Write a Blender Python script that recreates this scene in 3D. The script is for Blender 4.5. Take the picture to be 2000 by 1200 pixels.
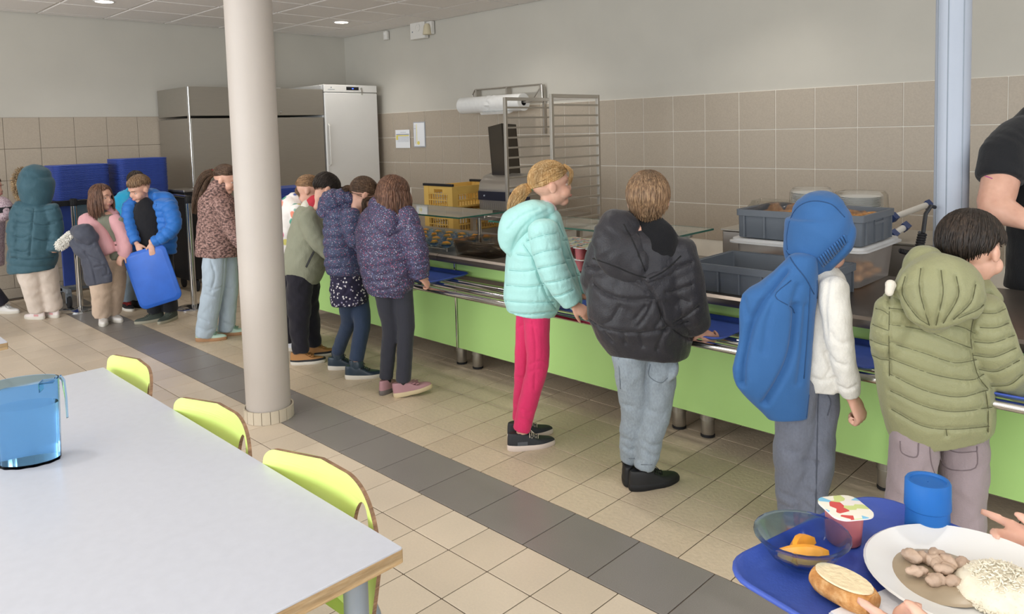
import bpy, bmesh, math, random
import numpy as np
from mathutils import Vector, Matrix, Quaternion
from math import sin, cos, pi, radians as R
random.seed(7); np.random.seed(7)
for o in list(bpy.data.objects): bpy.data.objects.remove(o)
scene = bpy.context.scene
col = scene.collection

# ------------------------------------------------------------------ camera
F, PX, PY = 1480.56, 1000.0, 362.15
CAM = Vector((3.9303, -1.8651, 1.4861)); YAW, PITCH, ROLL = 0.7817, 0.0719, -0.0274
FW = Vector((-sin(YAW)*cos(PITCH), cos(YAW)*cos(PITCH), -sin(PITCH)))
_rt = Vector((cos(YAW), sin(YAW), 0)); _up = _rt.cross(FW)
RT = _rt*cos(ROLL) + _up*sin(ROLL); UP = -_rt*sin(ROLL) + _up*cos(ROLL)
cd = bpy.data.cameras.new('camera'); cam = bpy.data.objects.new('camera', cd); col.objects.link(cam)
cam.matrix_world = Matrix(((RT.x, UP.x, -FW.x, CAM.x), (RT.y, UP.y, -FW.y, CAM.y), (RT.z, UP.z, -FW.z, CAM.z), (0, 0, 0, 1)))
cd.sensor_width = 36; cd.lens = F/2000*36; cd.shift_y = -(600-PY)/2000; cd.clip_start = 0.05
scene.camera = cam
FH = Vector((FW.x, FW.y, 0)).normalized(); RH = _rt.copy(); Z = Vector((0, 0, 1))

# ------------------------------------------------------------------ light and exposure
w = bpy.data.worlds.new('world'); scene.world = w; w.use_nodes = True
w.node_tree.nodes['Background'].inputs[0].default_value = (0.80, 0.90, 1.0, 1)
w.node_tree.nodes['Background'].inputs[1].default_value = 1.0
scene.view_settings.view_transform = 'Standard'; scene.view_settings.look = 'None'
scene.view_settings.exposure = 0.0; scene.view_settings.gamma = 1.0
scene.view_settings.use_curve_mapping = False
def area(name, loc, aim, sx, sy, power, color):
    l = bpy.data.lights.new(name, 'AREA'); l.shape = 'RECTANGLE'; l.size = sx; l.size_y = sy; l.energy = power; l.color = color
    o = bpy.data.objects.new(name, l); col.objects.link(o); o.location = loc
    o.rotation_euler = (Vector(aim)-Vector(loc)).to_track_quat('-Z', 'Y').to_euler(); return o
area('window_daylight', (0.8, -5.35, 1.65), (0.8, 3, 2.6), 8.5, 1.9, 300, (0.93, 0.97, 1.0))
area('window_daylight', (6.85, -1.6, 1.6), (0, 0.5, 2.6), 5.5, 1.9, 110, (0.93, 0.97, 1.0))

# ------------------------------------------------------------------ helpers
def lin(h):
    h = h.lstrip('#'); c = [int(h[i:i+2], 16)/255 for i in (0, 2, 4)]
    return tuple((x/12.92 if x <= .04045 else ((x+.055)/1.055)**2.4) for x in c) + (1.0,)
MATS = {}
class NT:
    def __init__(s, name):
        s.m = bpy.data.materials.new(name); s.m.use_nodes = True; s.t = s.m.node_tree; s.b = s.t.nodes['Principled BSDF']
    def n(s, kind, **kw):
        x = s.t.nodes.new(kind)
        for k, v in kw.items():
            if k.startswith('i_'):
                key = k[2:]; key = int(key) if key.isdigit() else key.replace('_', ' ')
                x.inputs[key].default_value = v
            else: setattr(x, k, v)
        return x
    def l(s, a, b): s.t.links.new(a, b)
    def coord(s, scale=(1, 1, 1)):
        tc = s.n('ShaderNodeTexCoord'); mp = s.n('ShaderNodeMapping'); mp.inputs['Scale'].default_value = scale
        s.l(tc.outputs['Object'], mp.inputs[0]); return mp.outputs[0]
    def noise(s, vec, scale, detail=3, rough=.5):
        x = s.n('ShaderNodeTexNoise'); x.inputs['Scale'].default_value = scale; x.inputs['Detail'].default_value = detail; x.inputs['Roughness'].default_value = rough
        s.l(vec, x.inputs['Vector']); return x
    def ramp(s, fac, stops, const=False):
        r = s.n('ShaderNodeValToRGB'); cr = r.color_ramp
        if const: cr.interpolation = 'CONSTANT'
        while len(cr.elements) < len(stops): cr.elements.new(.5)
        for e, (p, c) in zip(cr.elements, stops): e.position = p; e.color = c if len(c) == 4 else tuple(c)+(1,)
        s.l(fac, r.inputs[0]); return r.outputs[0]
    def mix(s, fac, a, b, mode='MIX'):
        x = s.n('ShaderNodeMix', data_type='RGBA', blend_type=mode)
        for sock, v in ((x.inputs[0], fac), (x.inputs[6], a), (x.inputs[7], b)):
            if hasattr(v, 'is_linked') or hasattr(v, 'links'): s.l(v, sock)
            else: sock.default_value = v
        return x.outputs[2]
    def bump(s, h, strength=.3, dist=.01):
        b = s.n('ShaderNodeBump'); b.inputs['Strength'].default_value = strength; b.inputs['Distance'].default_value = dist
        s.l(h, b.inputs['Height']); s.l(b.outputs[0], s.b.inputs['Normal'])
def dark(c, k): return tuple(x*k for x in c[:3]) + (1,)
def plain(name, hexc, rough=.5, metal=0.0, var=.06, vscale=6, bump=0, bscale=80, trans=0, ior=1.45, alpha=1, coat=0, spec=None, emit=0):
    if name in MATS: return MATS[name]
    g = NT(name); c = lin(hexc); v = g.coord()
    nz = g.noise(v, vscale)
    colr = g.ramp(nz.outputs[0], [(.3, dark(c, 1-var)), (.7, tuple(min(1, x*(1+var)) for x in c[:3])+(1,))])
    g.l(colr, g.b.inputs['Base Color'])
    g.b.inputs['Roughness'].default_value = rough; g.b.inputs['Metallic'].default_value = metal
    g.b.inputs['Transmission Weight'].default_value = trans; g.b.inputs['IOR'].default_value = ior
    g.b.inputs['Alpha'].default_value = alpha; g.b.inputs['Coat Weight'].default_value = coat
    if spec is not None: g.b.inputs['Specular IOR Level'].default_value = spec
    if emit: g.b.inputs['Emission Color'].default_value = c; g.b.inputs['Emission Strength'].default_value = emit
    if bump: g.bump(g.noise(v, bscale, 4).outputs[0], bump, .004)
    MATS[name] = g.m; return g.m
def fabric(name, hexc, rough=.85, fine=260, wr=.5, wscale=9, var=.05, heather=0, sheen=.15):
    if name in MATS: return MATS[name]
    g = NT(name); c = lin(hexc); v = g.coord(); v2 = g.coord((1, 1, .35))
    n1 = g.noise(v2, wscale, 5, .6); n2 = g.noise(v, fine, 2)
    base = g.ramp(n1.outputs[0], [(.3, dark(c, 1-var)), (.7, tuple(min(1, x*(1+var)) for x in c[:3])+(1,))])
    if heather:
        base = g.mix(g.ramp(g.noise(g.coord((1, 1, .5)), 160, 3).outputs[0], [(.35, (0, 0, 0, 1)), (.65, (1, 1, 1, 1))]), base, tuple(min(1, x*(1+heather)) for x in c[:3])+(1,))
    g.l(base, g.b.inputs['Base Color']); g.b.inputs['Roughness'].default_value = rough
    g.b.inputs['Sheen Weight'].default_value = sheen; g.b.inputs['Specular IOR Level'].default_value = .3
    ad = g.n('ShaderNodeMath', operation='MULTIPLY_ADD'); ad.inputs[1].default_value = .12
    g.l(n2.outputs[0], ad.inputs[0]); g.l(n1.outputs[0], ad.inputs[2]); g.bump(ad.outputs[0], wr, .02)
    MATS[name] = g.m; return g.m
def dots(name, hexbase, palette, scale=55, size=.32, rough=.7, wr=.4):
    if name in MATS: return MATS[name]
    g = NT(name); v = g.coord()
    vo = g.n('ShaderNodeTexVoronoi'); vo.inputs['Scale'].default_value = scale; g.l(v, vo.inputs['Vector'])
    sep = g.n('ShaderNodeSeparateColor'); g.l(vo.outputs['Color'], sep.inputs[0])
    k = len(palette); cr = g.ramp(sep.outputs[0], [(i/k, lin(p)) for i, p in enumerate(palette)], True)
    mask = g.ramp(vo.outputs['Distance'], [(size-.05, (1, 1, 1, 1)), (size+.05, (0, 0, 0, 1))])
    g.l(g.mix(mask, lin(hexbase), cr), g.b.inputs['Base Color'])
    g.b.inputs['Roughness'].default_value = rough; g.bump(g.noise(g.coord((1, 1, .4)), 14, 4).outputs[0], wr, .02)
    MATS[name] = g.m; return g.m
def streaks(name, h1, h2, h3, rough=.5, scale=(60, 60, 9)):
    if name in MATS: return MATS[name]
    g = NT(name); n1 = g.noise(g.coord(scale), 3, 4, .6)
    big = g.ramp(g.noise(g.coord((scale[0]/50, scale[1]/50, scale[2]/20)), 16, 2).outputs[0], [(.35, (.72, .72, .72, 1)), (.65, (1.15, 1.12, 1.08, 1))])
    g.l(g.mix(1.0, g.ramp(n1.outputs[0], [(.3, lin(h1)), (.5, lin(h2)), (.68, lin(h3))]), big, 'MULTIPLY'), g.b.inputs['Base Color'])
    g.b.inputs['Roughness'].default_value = rough; g.b.inputs['Specular IOR Level'].default_value = .35
    g.bump(n1.outputs[0], .35, .006); MATS[name] = g.m; return g.m
def brushed(name, hexc, rough=.3, scale=(2, 2, 120)):
    if name in MATS: return MATS[name]
    g = NT(name); c = lin(hexc); n1 = g.noise(g.coord(scale), 4, 3)
    g.l(g.ramp(n1.outputs[0], [(.3, dark(c, .95)), (.7, tuple(min(1, x*1.03) for x in c[:3])+(1,))]), g.b.inputs['Base Color'])
    g.b.inputs['Metallic'].default_value = .9; g.b.inputs['Roughness'].default_value = rough
    g.bump(n1.outputs[0], .06, .002); MATS[name] = g.m; return g.m
def skin():
    if 'skin' in MATS: return MATS['skin']
    g = NT('skin'); v = g.coord(); n1 = g.noise(v, 18, 4)
    g.l(g.ramp(n1.outputs[0], [(.3, lin('#cf9c86')), (.7, lin('#e2b39d'))]), g.b.inputs['Base Color'])
    g.b.inputs['Roughness'].default_value = .5; g.b.inputs['Subsurface Weight'].default_value = .12
    g.b.inputs['Subsurface Radius'].default_value = (.02, .008, .004); MATS['skin'] = g.m; return g.m

def finish(name, me, mat, parent=None, sharp=35):
    mats = mat if isinstance(mat, (list, tuple)) else [mat]
    for m in mats: me.materials.append(m)
    me.shade_smooth()
    if sharp: me.set_sharp_from_angle(angle=R(sharp))
    o = bpy.data.objects.new(name, me); col.objects.link(o)
    if parent is not None: o.parent = parent
    return o
class MB:
    def __init__(s): s.v = []; s.f = []; s.mi = []
    def add(s, verts, faces, mi=0):
        b = len(s.v); s.v += [tuple(p) for p in verts]; s.f += [tuple(i+b for i in f) for f in faces]; s.mi += [mi]*len(faces); return s
    def box(s, x0, x1, y0, y1, z0, z1, mi=0, M=None, bev=0):
        if bev:
            return s.rr((x0+x1)/2, (y0+y1)/2, x1-x0, y1-y0, bev, [(bev*.6, z0), (0, z0+bev*.6), (0, z1-bev*.6), (bev*.6, z1)], 1, mi, M)
        vs = [Vector((x, y, z)) for z in (z0, z1) for x, y in ((x0, y0), (x1, y0), (x1, y1), (x0, y1))]
        if M: vs = [M @ p for p in vs]
        return s.add(vs, [(3, 2, 1, 0), (4, 5, 6, 7), (0, 1, 5, 4), (1, 2, 6, 5), (2, 3, 7, 6), (3, 0, 4, 7)], mi)
    def rings(s, rings, cap0=True, cap1=True, mi=0, M=None):
        n = len(rings[0]); vs = [Vector(p) for r in rings for p in r]
        if M: vs = [M @ p for p in vs]
        fs = []
        for i in range(len(rings)-1):
            for j in range(n):
                k = (j+1) % n; fs.append((i*n+j, i*n+k, (i+1)*n+k, (i+1)*n+j))
        if cap0: fs.append(tuple(reversed(range(n))))
        if cap1: fs.append(tuple(range((len(rings)-1)*n, len(rings)*n)))
        return s.add(vs, fs, mi)
    def rr(s, cx, cy, lx, ly, r, prof, seg=4, mi=0, M=None, cap0=True, cap1=True):
        """rounded rectangle lofted along (inset, z) profile"""
        rs = []
        for ins, z in prof:
            a, b = lx/2-ins, ly/2-ins; q = max(min(r-ins*.6, a, b), .0005); ring = []
            for c in range(4):
                sx, sy = ((1, 1), (-1, 1), (-1, -1), (1, -1))[c]
                for k in range(seg+1):
                    t = c*pi/2 + k/seg*pi/2
                    ring.append((cx+sx*(a-q)+q*cos(t), cy+sy*(b-q)+q*sin(t), z))
            rs.append(ring)
        return s.rings(rs, cap0, cap1, mi, M)
    def lathe(s, prof, n=24, cx=0, cy=0, sy=1, mi=0, M=None, cap0=True, cap1=True):
        rs = [[(cx+r*cos(2*pi*k/n), cy+r*sy*sin(2*pi*k/n), z) for k in range(n)] for r, z in prof]
        return s.rings(rs, cap0, cap1, mi, M)
    def tube(s, pts, r, n=8, mi=0, flat=1, ref=None, cap=True):
        pts = [Vector(p) for p in pts]; rs = []; rad = r if isinstance(r, (list, tuple)) else [r]*len(pts)
        prev = ref
        for i, p in enumerate(pts):
            T = (pts[min(i+1, len(pts)-1)]-pts[max(i-1, 0)])
            T = T.normalized() if T.length > 1e-9 else Vector((0, 0, 1))
            if prev is None: prev = Vector((0, 0, 1)) if abs(T.z) < .9 else Vector((1, 0, 0))
            u = (prev - T*prev.dot(T))
            u = u.normalized() if u.length > 1e-6 else T.orthogonal().normalized()
            v = T.cross(u); prev = u
            rs.append([p+u*rad[i]*flat*cos(2*pi*k/n)+v*rad[i]*sin(2*pi*k/n) for k in range(n)])
        return s.rings(rs, cap, cap, mi)
    def sphere(s, c, rx, ry=None, rz=None, M3=None, n=12, m=8, mi=0):
        ry = ry or rx; rz = rz or rx; c = Vector(c); rs = []
        for i in range(m+1):
            t = pi*(i+.15*(i == 0)-.15*(i == m))/m; rs.append([(sin(t)*cos(2*pi*k/n)*rx, sin(t)*sin(2*pi*k/n)*ry, -cos(t)*rz) for k in range(n)])
        rs = [[c+(M3 @ Vector(p) if M3 else Vector(p)) for p in r] for r in rs]
        return s.rings(rs, True, True, mi)
    def prism(s, pts, z0, z1, mi=0, M=None):
        return s.rings([[(x, y, z0) for x, y in pts], [(x, y, z1) for x, y in pts]], True, True, mi, M)
    def mesh(s, name='mesh'):
        me = bpy.data.meshes.new(name); me.from_pydata(s.v, [], s.f); me.validate(); me.update()
        bm = bmesh.new(); bm.from_mesh(me); bmesh.ops.recalc_face_normals(bm, faces=bm.faces); bm.to_mesh(me); bm.free()
        if any(s.mi): me.polygons.foreach_set('material_index', s.mi[:len(me.polygons)])
        return me
    def build(s, name, mat, parent=None, sharp=35): return finish(name, s.mesh(name), mat, parent, sharp)
def root(name, loc=(0, 0, 0), rz=0, label=None, cat=None, group=None, kind=None):
    o = bpy.data.objects.new(name, None); col.objects.link(o); o.location = loc; o.rotation_euler = (0, 0, rz); o.empty_display_size = .1
    return tag(o, label, cat, group, kind)
def tag(o, label=None, cat=None, group=None, kind=None):
    for k, v in (('label', label), ('category', cat), ('group', group), ('kind', kind)):
        if v: o[k] = v
    return o
def copy_tree(o, parent=None):
    c = o.copy(); col.objects.link(c); c.parent = parent
    for ch in o.children: copy_tree(ch, c)
    return c
def px(x, y, axis, val):
    """point of the room seen at photo pixel x,y on the plane axis=val"""
    d = FW + RT*((x-PX)/F) - UP*((y-PY)/F); i = 'XYZ'.index(axis); return CAM + d*((val-CAM[i])/d[i])

# ------------------------------------------------------------------ materials
M_wall = plain('wall_paint', '#c2beb4', .85, var=.02, vscale=3, bump=.12, bscale=140)
M_ceil = plain('ceiling_mineral', '#eeeae6', .95, var=.06, vscale=220)
M_ceilgrid = plain('ceiling_grid', '#b5aeaa', .6)
M_wt = plain('wall_tile_glaze', '#aea292', .42, var=.05, vscale=90)
M_grout_w = plain('grout_light', '#e6e1d6', .9)
M_grout_d = plain('grout_dark', '#857b6e', .9)
M_grout_f = plain('floor_grout', '#5c4f42', .95)
def floor_tile(name, h, bmp, var, vs, rough):
    g = NT(name); c = lin(h); v = g.coord(); oi = g.n('ShaderNodeObjectInfo')
    geo = g.n('ShaderNodeNewGeometry')
    n1 = g.noise(geo.outputs['Position'], vs, 4, .65); n0 = g.noise(geo.outputs['Position'], 1.7, 3)
    a = g.ramp(n1.outputs[0], [(.3, dark(c, 1-var)), (.7, tuple(min(1, x*(1+var)) for x in c[:3])+(1,))])
    b = g.ramp(n0.outputs[0], [(.3, (.90, .90, .90, 1)), (.7, (1.06, 1.05, 1.04, 1))])
    r = g.ramp(oi.outputs['Random'], [(0, (.94, .93, .92, 1)), (1, (1.04, 1.04, 1.04, 1))])
    x = g.mix(1.0, g.mix(1.0, a, b, 'MULTIPLY'), r, 'MULTIPLY'); g.l(x, g.b.inputs['Base Color'])
    g.b.inputs['Roughness'].default_value = rough
    if bmp: g.bump(g.noise(geo.outputs['Position'], 62, 3, .6).outputs[0], bmp, .004)
    return g.m
M_ft = floor_tile('floor_tile_beige', '#d9cab6', 0, .04, 120, .38)
M_ftr = floor_tile('floor_tile_beige_antislip', '#cfbea6', .6, .07, 60, .45)
M_ftd = floor_tile('floor_tile_grey_granite', '#898480', 0, .22, 420, .36)
M_steel = brushed('brushed_steel', '#b9b4ad', .32)
M_steel_d = brushed('brushed_steel_dark', '#b2ada4', .44)
M_work = brushed('worktop_steel', '#7f7770', .34, (1, 60, 60))
M_chrome = plain('chrome', '#d8d8d8', .12, 1.0, .02)
M_green = plain('green_laminate', '#b9e28c', .38, var=.03, vscale=2)
M_lime = plain('lime_laminate', '#cde27e', .32, var=.02)
M_ply = streaks('plywood_edge', '#7a5c46', '#94745a', '#a98a6c', .6, (12, 12, 90))
M_wood = streaks('wood_edge_band', '#a98d68', '#bda079', '#cbb08b', .5, (6, 6, 60))
M_table = plain('white_table_laminate', '#c3c6d0', .30, var=.02, vscale=40)
M_white = plain('white_enamel', '#e4e3e0', .35, var=.01)
M_whitep = plain('white_plastic', '#dedbd5', .5, var=.02)
M_black = plain('black_plastic', '#1c1c1f', .5)
M_blue = plain('blue_tray_plastic', '#3a52a6', .45, var=.08, vscale=14, bump=.15, bscale=300)
M_blue2 = plain('bright_blue_tray_plastic', '#2e66c8', .4, var=.08, vscale=9, bump=.12, bscale=300)
M_grey = plain('grey_crate_plastic', '#626870', .55, var=.05)
M_greyd = plain('grey_crate_dark', '#4a4f57', .6, var=.05)
M_yellow = plain('yellow_crate_plastic', '#dcb561', .5, var=.05)
M_col = plain('column_paint', '#bab1a9', .5, var=.03, vscale=3, bump=.1, bscale=200)
M_colt = plain('column_skirt_tile', '#c9bda9', .4, var=.04)
M_alu = plain('aluminium_anodised', '#b2bac8', .45, .0, .02)
M_greyt = plain('grey_table_leg_paint', '#8e98a3', .35, .3, .03)
M_paper = plain('paper', '#eceef2', .8, var=.01)
M_ink = plain('ink_grey', '#9aa0aa', .8)
M_yel = plain('yellow_marker', '#e9dc74', .8)
M_navy = plain('navy_bumper', '#2a3e70', .5)
M_rubber = plain('rubber', '#2c2d30', .7)
M_orange = plain('orange_melon', '#f0a02c', .35, var=.12, vscale=40, spec=.6)
def glassy(name, hexc, rough=.04, ior=1.45, density=None, alpha=1.0, trans=1.0):
    g = NT(name); g.b.inputs['Base Color'].default_value = lin(hexc); g.b.inputs['Roughness'].default_value = rough
    g.b.inputs['Transmission Weight'].default_value = trans; g.b.inputs['IOR'].default_value = ior; g.b.inputs['Alpha'].default_value = alpha
    nz = g.noise(g.coord(), 60, 3); mr = g.n('ShaderNodeMapRange'); mr.inputs[3].default_value = rough; mr.inputs[4].default_value = rough+.05
    g.l(nz.outputs[0], mr.inputs[0]); g.l(mr.outputs[0], g.b.inputs['Roughness'])
    return g.m
M_glass = glassy('clear_glass', '#e6f2ee', .02, 1.45)
M_glass_e = plain('glass_green_edge', '#2f5a4c', .2)
M_jug = glassy('blue_polycarbonate', '#b9defb', .08, 1.15)
M_water = glassy('water', '#f2fbff', .02, 1.2)
M_clearp = glassy('clear_plastic', '#eef0ec', .15, 1.12, alpha=.55)
M_film = plain('plastic_film', '#f0f0ee', .22, var=.03, vscale=30, trans=.1, ior=1.3, bump=.4, bscale=12, alpha=.93)
M_tubc = plain('frosted_tub_plastic', '#e4dcd6', .35, trans=.75, ior=1.1, alpha=.75)
M_lid = plain('frosted_lid_plastic', '#dcdcdc', .4, trans=.3, ior=1.2)
M_smoke = glassy('smoked_polycarbonate', '#a8967e', .1, 1.12, alpha=.62)

# ------------------------------------------------------------------ room shell
XL, YW, ZC, ZT = -4.609, 3.709, 2.759, 1.743
TW, TH = .3044, .3014
XR, YF = 7.0, -5.6
def struct(name, mb, m, parent=None): 
    o = mb.build(name, m, parent)
    if parent is None: o['kind'] = 'structure'
    return o
floor = struct('floor', MB().box(XL, XR, YF, YW, -.1, -.003), M_grout_f)
wall_back = struct('wall_back', MB().box(XL-.15, XR, YW+.012, YW+.2, -.1, ZC+.2), M_wall)
wall_left = struct('wall_left', MB().box(XL-.2, XL-.012, YF, YW+.2, -.1, ZC+.2), M_wall)
struct('wall_front', MB().box(XL, XR, YF-.2, YF, -.1, .65).box(XL, XR, YF-.2, YF, 2.6, ZC+.2).box(XL, XL+.5, YF-.2, YF, .65, 2.6).box(5.2, XR, YF-.2, YF, .65, 2.6), M_wall)
struct('wall_right', MB().box(XR, XR+.2, YF, YW+.2, -.1, .65).box(XR, XR+.2, YF, YW+.2, 2.6, ZC+.2).box(XR, XR+.2, YF, -4.5, .65, 2.6).box(XR, XR+.2, 1.3, YW+.2, .65, 2.6), M_wall)
ceiling = struct('ceiling', MB().box(XL, XR, YF, YW, ZC+.006, ZC+.1), M_ceilgrid)
# tiled dado: grout backing then individual tiles
gb = struct('trim_1', MB().box(XL, XR, YW, YW+.012, 0, ZT), M_grout_w)
gl = struct('trim_2', MB().box(XL-.012, XL, YF, YW, 0, ZT), M_grout_d)
g = .0022
me_wtl = MB().rr(0, 0, TW-2*g, TH-2*g, .002, [(0, -.004), (0, .0035), (.0015, .005)], 1).mesh('wall_tile'); me_wtl.materials.append(M_wt)
me_wt = MB().rr(0, 0, TW-3.2*g, TH-3.2*g, .002, [(0, -.004), (0, .0035), (.0015, .005)], 1).mesh('wall_tile')
me_wt.materials.append(M_wt)
def place(me, name, parent, Mx, mat=None):
    o = bpy.data.objects.new(name, me); col.objects.link(o); o.parent = parent; o.matrix_local = Mx; return o
MB_b = Matrix.Rotation(R(90), 4, 'X'); MB_l = Matrix.Rotation(R(90), 4, 'Z') @ MB_b
m0 = -.256; k0 = int((XL-m0)/TW)
for c in range(-15, 16):
    for r in range(6):
        xc = m0 + TW*(c+.5)
        if xc < XL: continue
        zc = ZT - TH*(r+.5)
        if zc < .2: continue
        if xc < -3.2 and r > 2: continue
        if r >= 4 and not (-1.9 > xc): continue
        place(me_wt, 'tile', wall_back, Matrix.Translation((xc, YW, zc)) @ MB_b)
n0 = -.1225
for c in range(-5, 6):
    for r in range(5):
        place(me_wtl, 'tile', wall_left, Matrix.Translation((XL, n0+TW*(c+.5), ZT-TH*(r+.5))) @ MB_l)
hh = ZT-5*TH
me_ws = MB().rr(0, 0, TW-2*g, (hh-.1)-2*g, .002, [(0, -.004), (0, .0035), (.0015, .005)], 1).mesh('wall_tile_cut'); me_ws.materials.append(M_wt)
me_bs = MB().rr(0, 0, TW-2*g, .1-2*g, .002, [(0, -.004), (0, .0075), (.0015, .009)], 1).mesh('plinth_tile'); me_bs.materials.append(M_wt)
for c in range(-5, 6):
    place(me_ws, 'tile', wall_left, Matrix.Translation((XL, n0+TW*(c+.5), .1+(hh-.1)/2)) @ MB_l)
    place(me_bs, 'tile', wall_left, Matrix.Translation((XL, n0+TW*(c+.85), .05)) @ MB_l)
# floor: beige 20 cm tiles both sides of a band of 30 cm grey tiles (near 300 as parts, the rest joined)
A0, D0, E0 = 1.3079, 1.1813, 1.1381
def fmesh(s, ins, n):
    m = MB().rr(0, 0, s-2*ins, s-2*ins, .0015, [(0, -.004), (0, -.0008), (.001, 0)], 1).mesh(n); return m
me_fb = fmesh(.2, .0022, 'floor_tile'); me_fb.materials.append(M_ft)
me_fr = fmesh(.2, .0022, 'floor_tile_rough'); me_fr.materials.append(M_ftr)
me_fd = fmesh(.3, .0022, 'floor_tile_grey'); me_fd.materials.append(M_ftd)
cells = []
def inview(x, y, z=0):
    d = Vector((x, y, z))-CAM; t = d.dot(FW)
    if t < .3: return None
    u, v = PX+F*d.dot(RT)/t, PY-F*d.dot(UP)/t
    return (u, v, t) if -120 < u < 2100 and -60 < v < 1320 else None
for i in range(-45, 22):
    x = D0+.3*(i+.5)
    if XL+.15 < x < XR-.15: cells.append((x, .15, me_fd, .3))
    x2 = D0+.3*(i+.5)
for i in range(-60, 40):
    for j in range(-28, 0):
        x, y = A0+.2*(i+.5), .2*(j+.5)
        if XL+.1 < x < XR-.1: cells.append((x, y, me_fb, .2))
    for j in range(0, 17):
        x, y = E0+.2*(i+.5), .3+.2*(j+.5)
        if XL+.1 < x < XR-.1 and y < YW-.1: cells.append((x, y, me_fr, .2))
vis = []
rest = {M_ft.name: (MB(), M_ft), M_ftr.name: (MB(), M_ftr), M_ftd.name: (MB(), M_ftd)}
for c in cells:
    q = inview(c[0], c[1]); hid = c[1] > 1.45 or (c[1] < -1.05 and c[0] < 2.7) 
    vis.append((q[2] if q and not hid else 99+abs(c[0])+abs(c[1]), c))
vis.sort(key=lambda t: t[0])
for k, (t, (x, y, me, s)) in enumerate(vis):
    if k < 298 and t < 90: place(me, 'tile', floor, Matrix.Translation((x, y, 0)))
    else:
        b = rest[me.materials[0].name][0]; q = s/2-.0022
        b.rings([[(x-q, y-q, -.004), (x+q, y-q, -.004), (x+q, y+q, -.004), (x-q, y+q, -.004)], [(x-q, y-q, 0), (x+q, y-q, 0), (x+q, y+q, 0), (x-q, y+q, 0)]], False, True)
for b, m in rest.values():
    o = b.build('tiles', m, floor, 20); o['kind'] = 'stuff'
# ceiling panels 60 cm, visible ones as parts
PAN = .602; CX0, CY0 = -2.06+.02, .22
me_cp = MB().rr(0, 0, PAN-.022, PAN-.022, .002, [(.006, -.012), (0, -.004), (0, .02)], 1).mesh('ceiling_panel'); me_cp.materials.append(M_ceil)
crest = MB()
for i in range(-5, 16):
    for j in range(-10, 7):
        x, y = CX0+PAN*(i+.5), CY0+PAN*(j+.5)
        if x < XL-.2 or x > XR or y > YW+.2 or y < YF: continue
        x0, x1, y0, y1 = max(x-PAN/2, XL), min(x+PAN/2, XR), max(y-PAN/2, YF), min(y+PAN/2, YW)
        if x1-x0 < .05 or y1-y0 < .05: continue
        if inview(x, y, ZC) and y > -1 and x < 1.5:
            if x1-x0 > PAN-.01 and y1-y0 > PAN-.01: place(me_cp, 'panel', ceiling, Matrix.Translation((x, y, ZC)))
            else: MB().box(x0+.011, x1-.011, y0+.011, y1-.011, ZC-.01, ZC+.02).build('panel', M_ceil, ceiling)
        else: crest.box(x0+.011, x1-.011, y0+.011, y1-.011, ZC-.01, ZC+.02)
o = crest.build('panels', M_ceil, ceiling); o['kind'] = 'stuff'
M_lamp = plain('lamp_diffuser', '#fff4e4', .5, emit=14)
spots = [(-3.42, 2.91, 'round recessed downlight in the ceiling near the far corner'), (-3.52, .5, 'round recessed downlight in the ceiling at the top left edge of the view'), (-1.0, 2.91, None), (1.4, 2.91, None), (-1.0, .5, None), (1.4, .5, None), (3.8, 2.91, None), (3.8, .5, None), (-1., -1.9, None), (1.4, -1.9, None), (3.8, -1.9, None)]
for i, (x, y, lab) in enumerate(spots):
    r = root('downlight', (x, y, ZC-.012), 0, lab or 'recessed ceiling downlight outside the photographed view', 'light', 'ceiling downlights')
    MB().lathe([(.075, .005), (.09, .004), (.09, -.004), (.076, -.006), (.072, 0)], 24).build('ring', M_white, r)
    MB().lathe([(.072, .004), (.072, -.003), (.001, -.004)], 24).build('diffuser', M_lamp, r)
    l = bpy.data.lights.new('downlight_lamp', 'SPOT'); l.energy = 32; l.spot_size = R(130); l.spot_blend = .8; l.color = (1, .95, .88); l.shadow_soft_size = .07
    lo = bpy.data.objects.new('downlight_lamp', l); col.objects.link(lo); lo.location = (x, y, ZC-.03)

# ------------------------------------------------------------------ columns
t = root('column', (.208, .000, 0), 0, 'thick round beige column with a ring of skirting tiles at its foot', 'column')
MB().lathe([(.114, 0), (.117, 1.2), (.119, ZC)], 48).build('shaft', M_col, t)
MB().lathe([(.1235, 0), (.1235, .060)], 48).build('grout_ring', M_grout_d, t)
for k in range(18):
    a = 2*pi*(k+.3)/18; ht = .066
    pts = []
    for q in range(5):
        b = a+(q/4-.5)*(2*pi/18-.025); pts.append((.1285*cos(b), .1285*sin(b)))
    for q in range(4, -1, -1):
        b = a+(q/4-.5)*(2*pi/18-.025); pts.append((.12*cos(b), .12*sin(b)))
    MB().prism(pts, .001, ht).build('tile', M_colt, t)
t = root('service_post', (2.915, 2.03, 0), R(20), 'pale aluminium service post rising behind the boy in the olive coat', 'post')
MB().lathe([(.072, 0), (.072, ZC)], 32, sy=.8).build('profile', M_alu, t)
for a in (-110, -60, -150):
    q = R(a); MB().tube([(.0705*cos(q), .0705*.8*sin(q), 0), (.0705*cos(q), .0705*.8*sin(q), ZC)], .003, 6).build('seam', M_greyt, t)
MB().box(-.03, .03, .02, .075, .95, 1.05, bev=.004).build('socket_box', M_black, t)
pr = Vector((2.80, 1.96, 0))
def coil(c0, c1, r, turns, tr):
    c0, c1 = Vector(c0), Vector(c1); T = (c1-c0).normalized(); u = T.orthogonal().normalized(); v = T.cross(u); n = turns*10
    return [c0.lerp(c1, i/n)+u*r*cos(2*pi*i/10)+v*r*sin(2*pi*i/10) for i in range(n+1)]
t = root('coiled_cable', (0, 0, 0), 0, 'black coiled electric cable hanging beside the aluminium post', 'cable')
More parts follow.
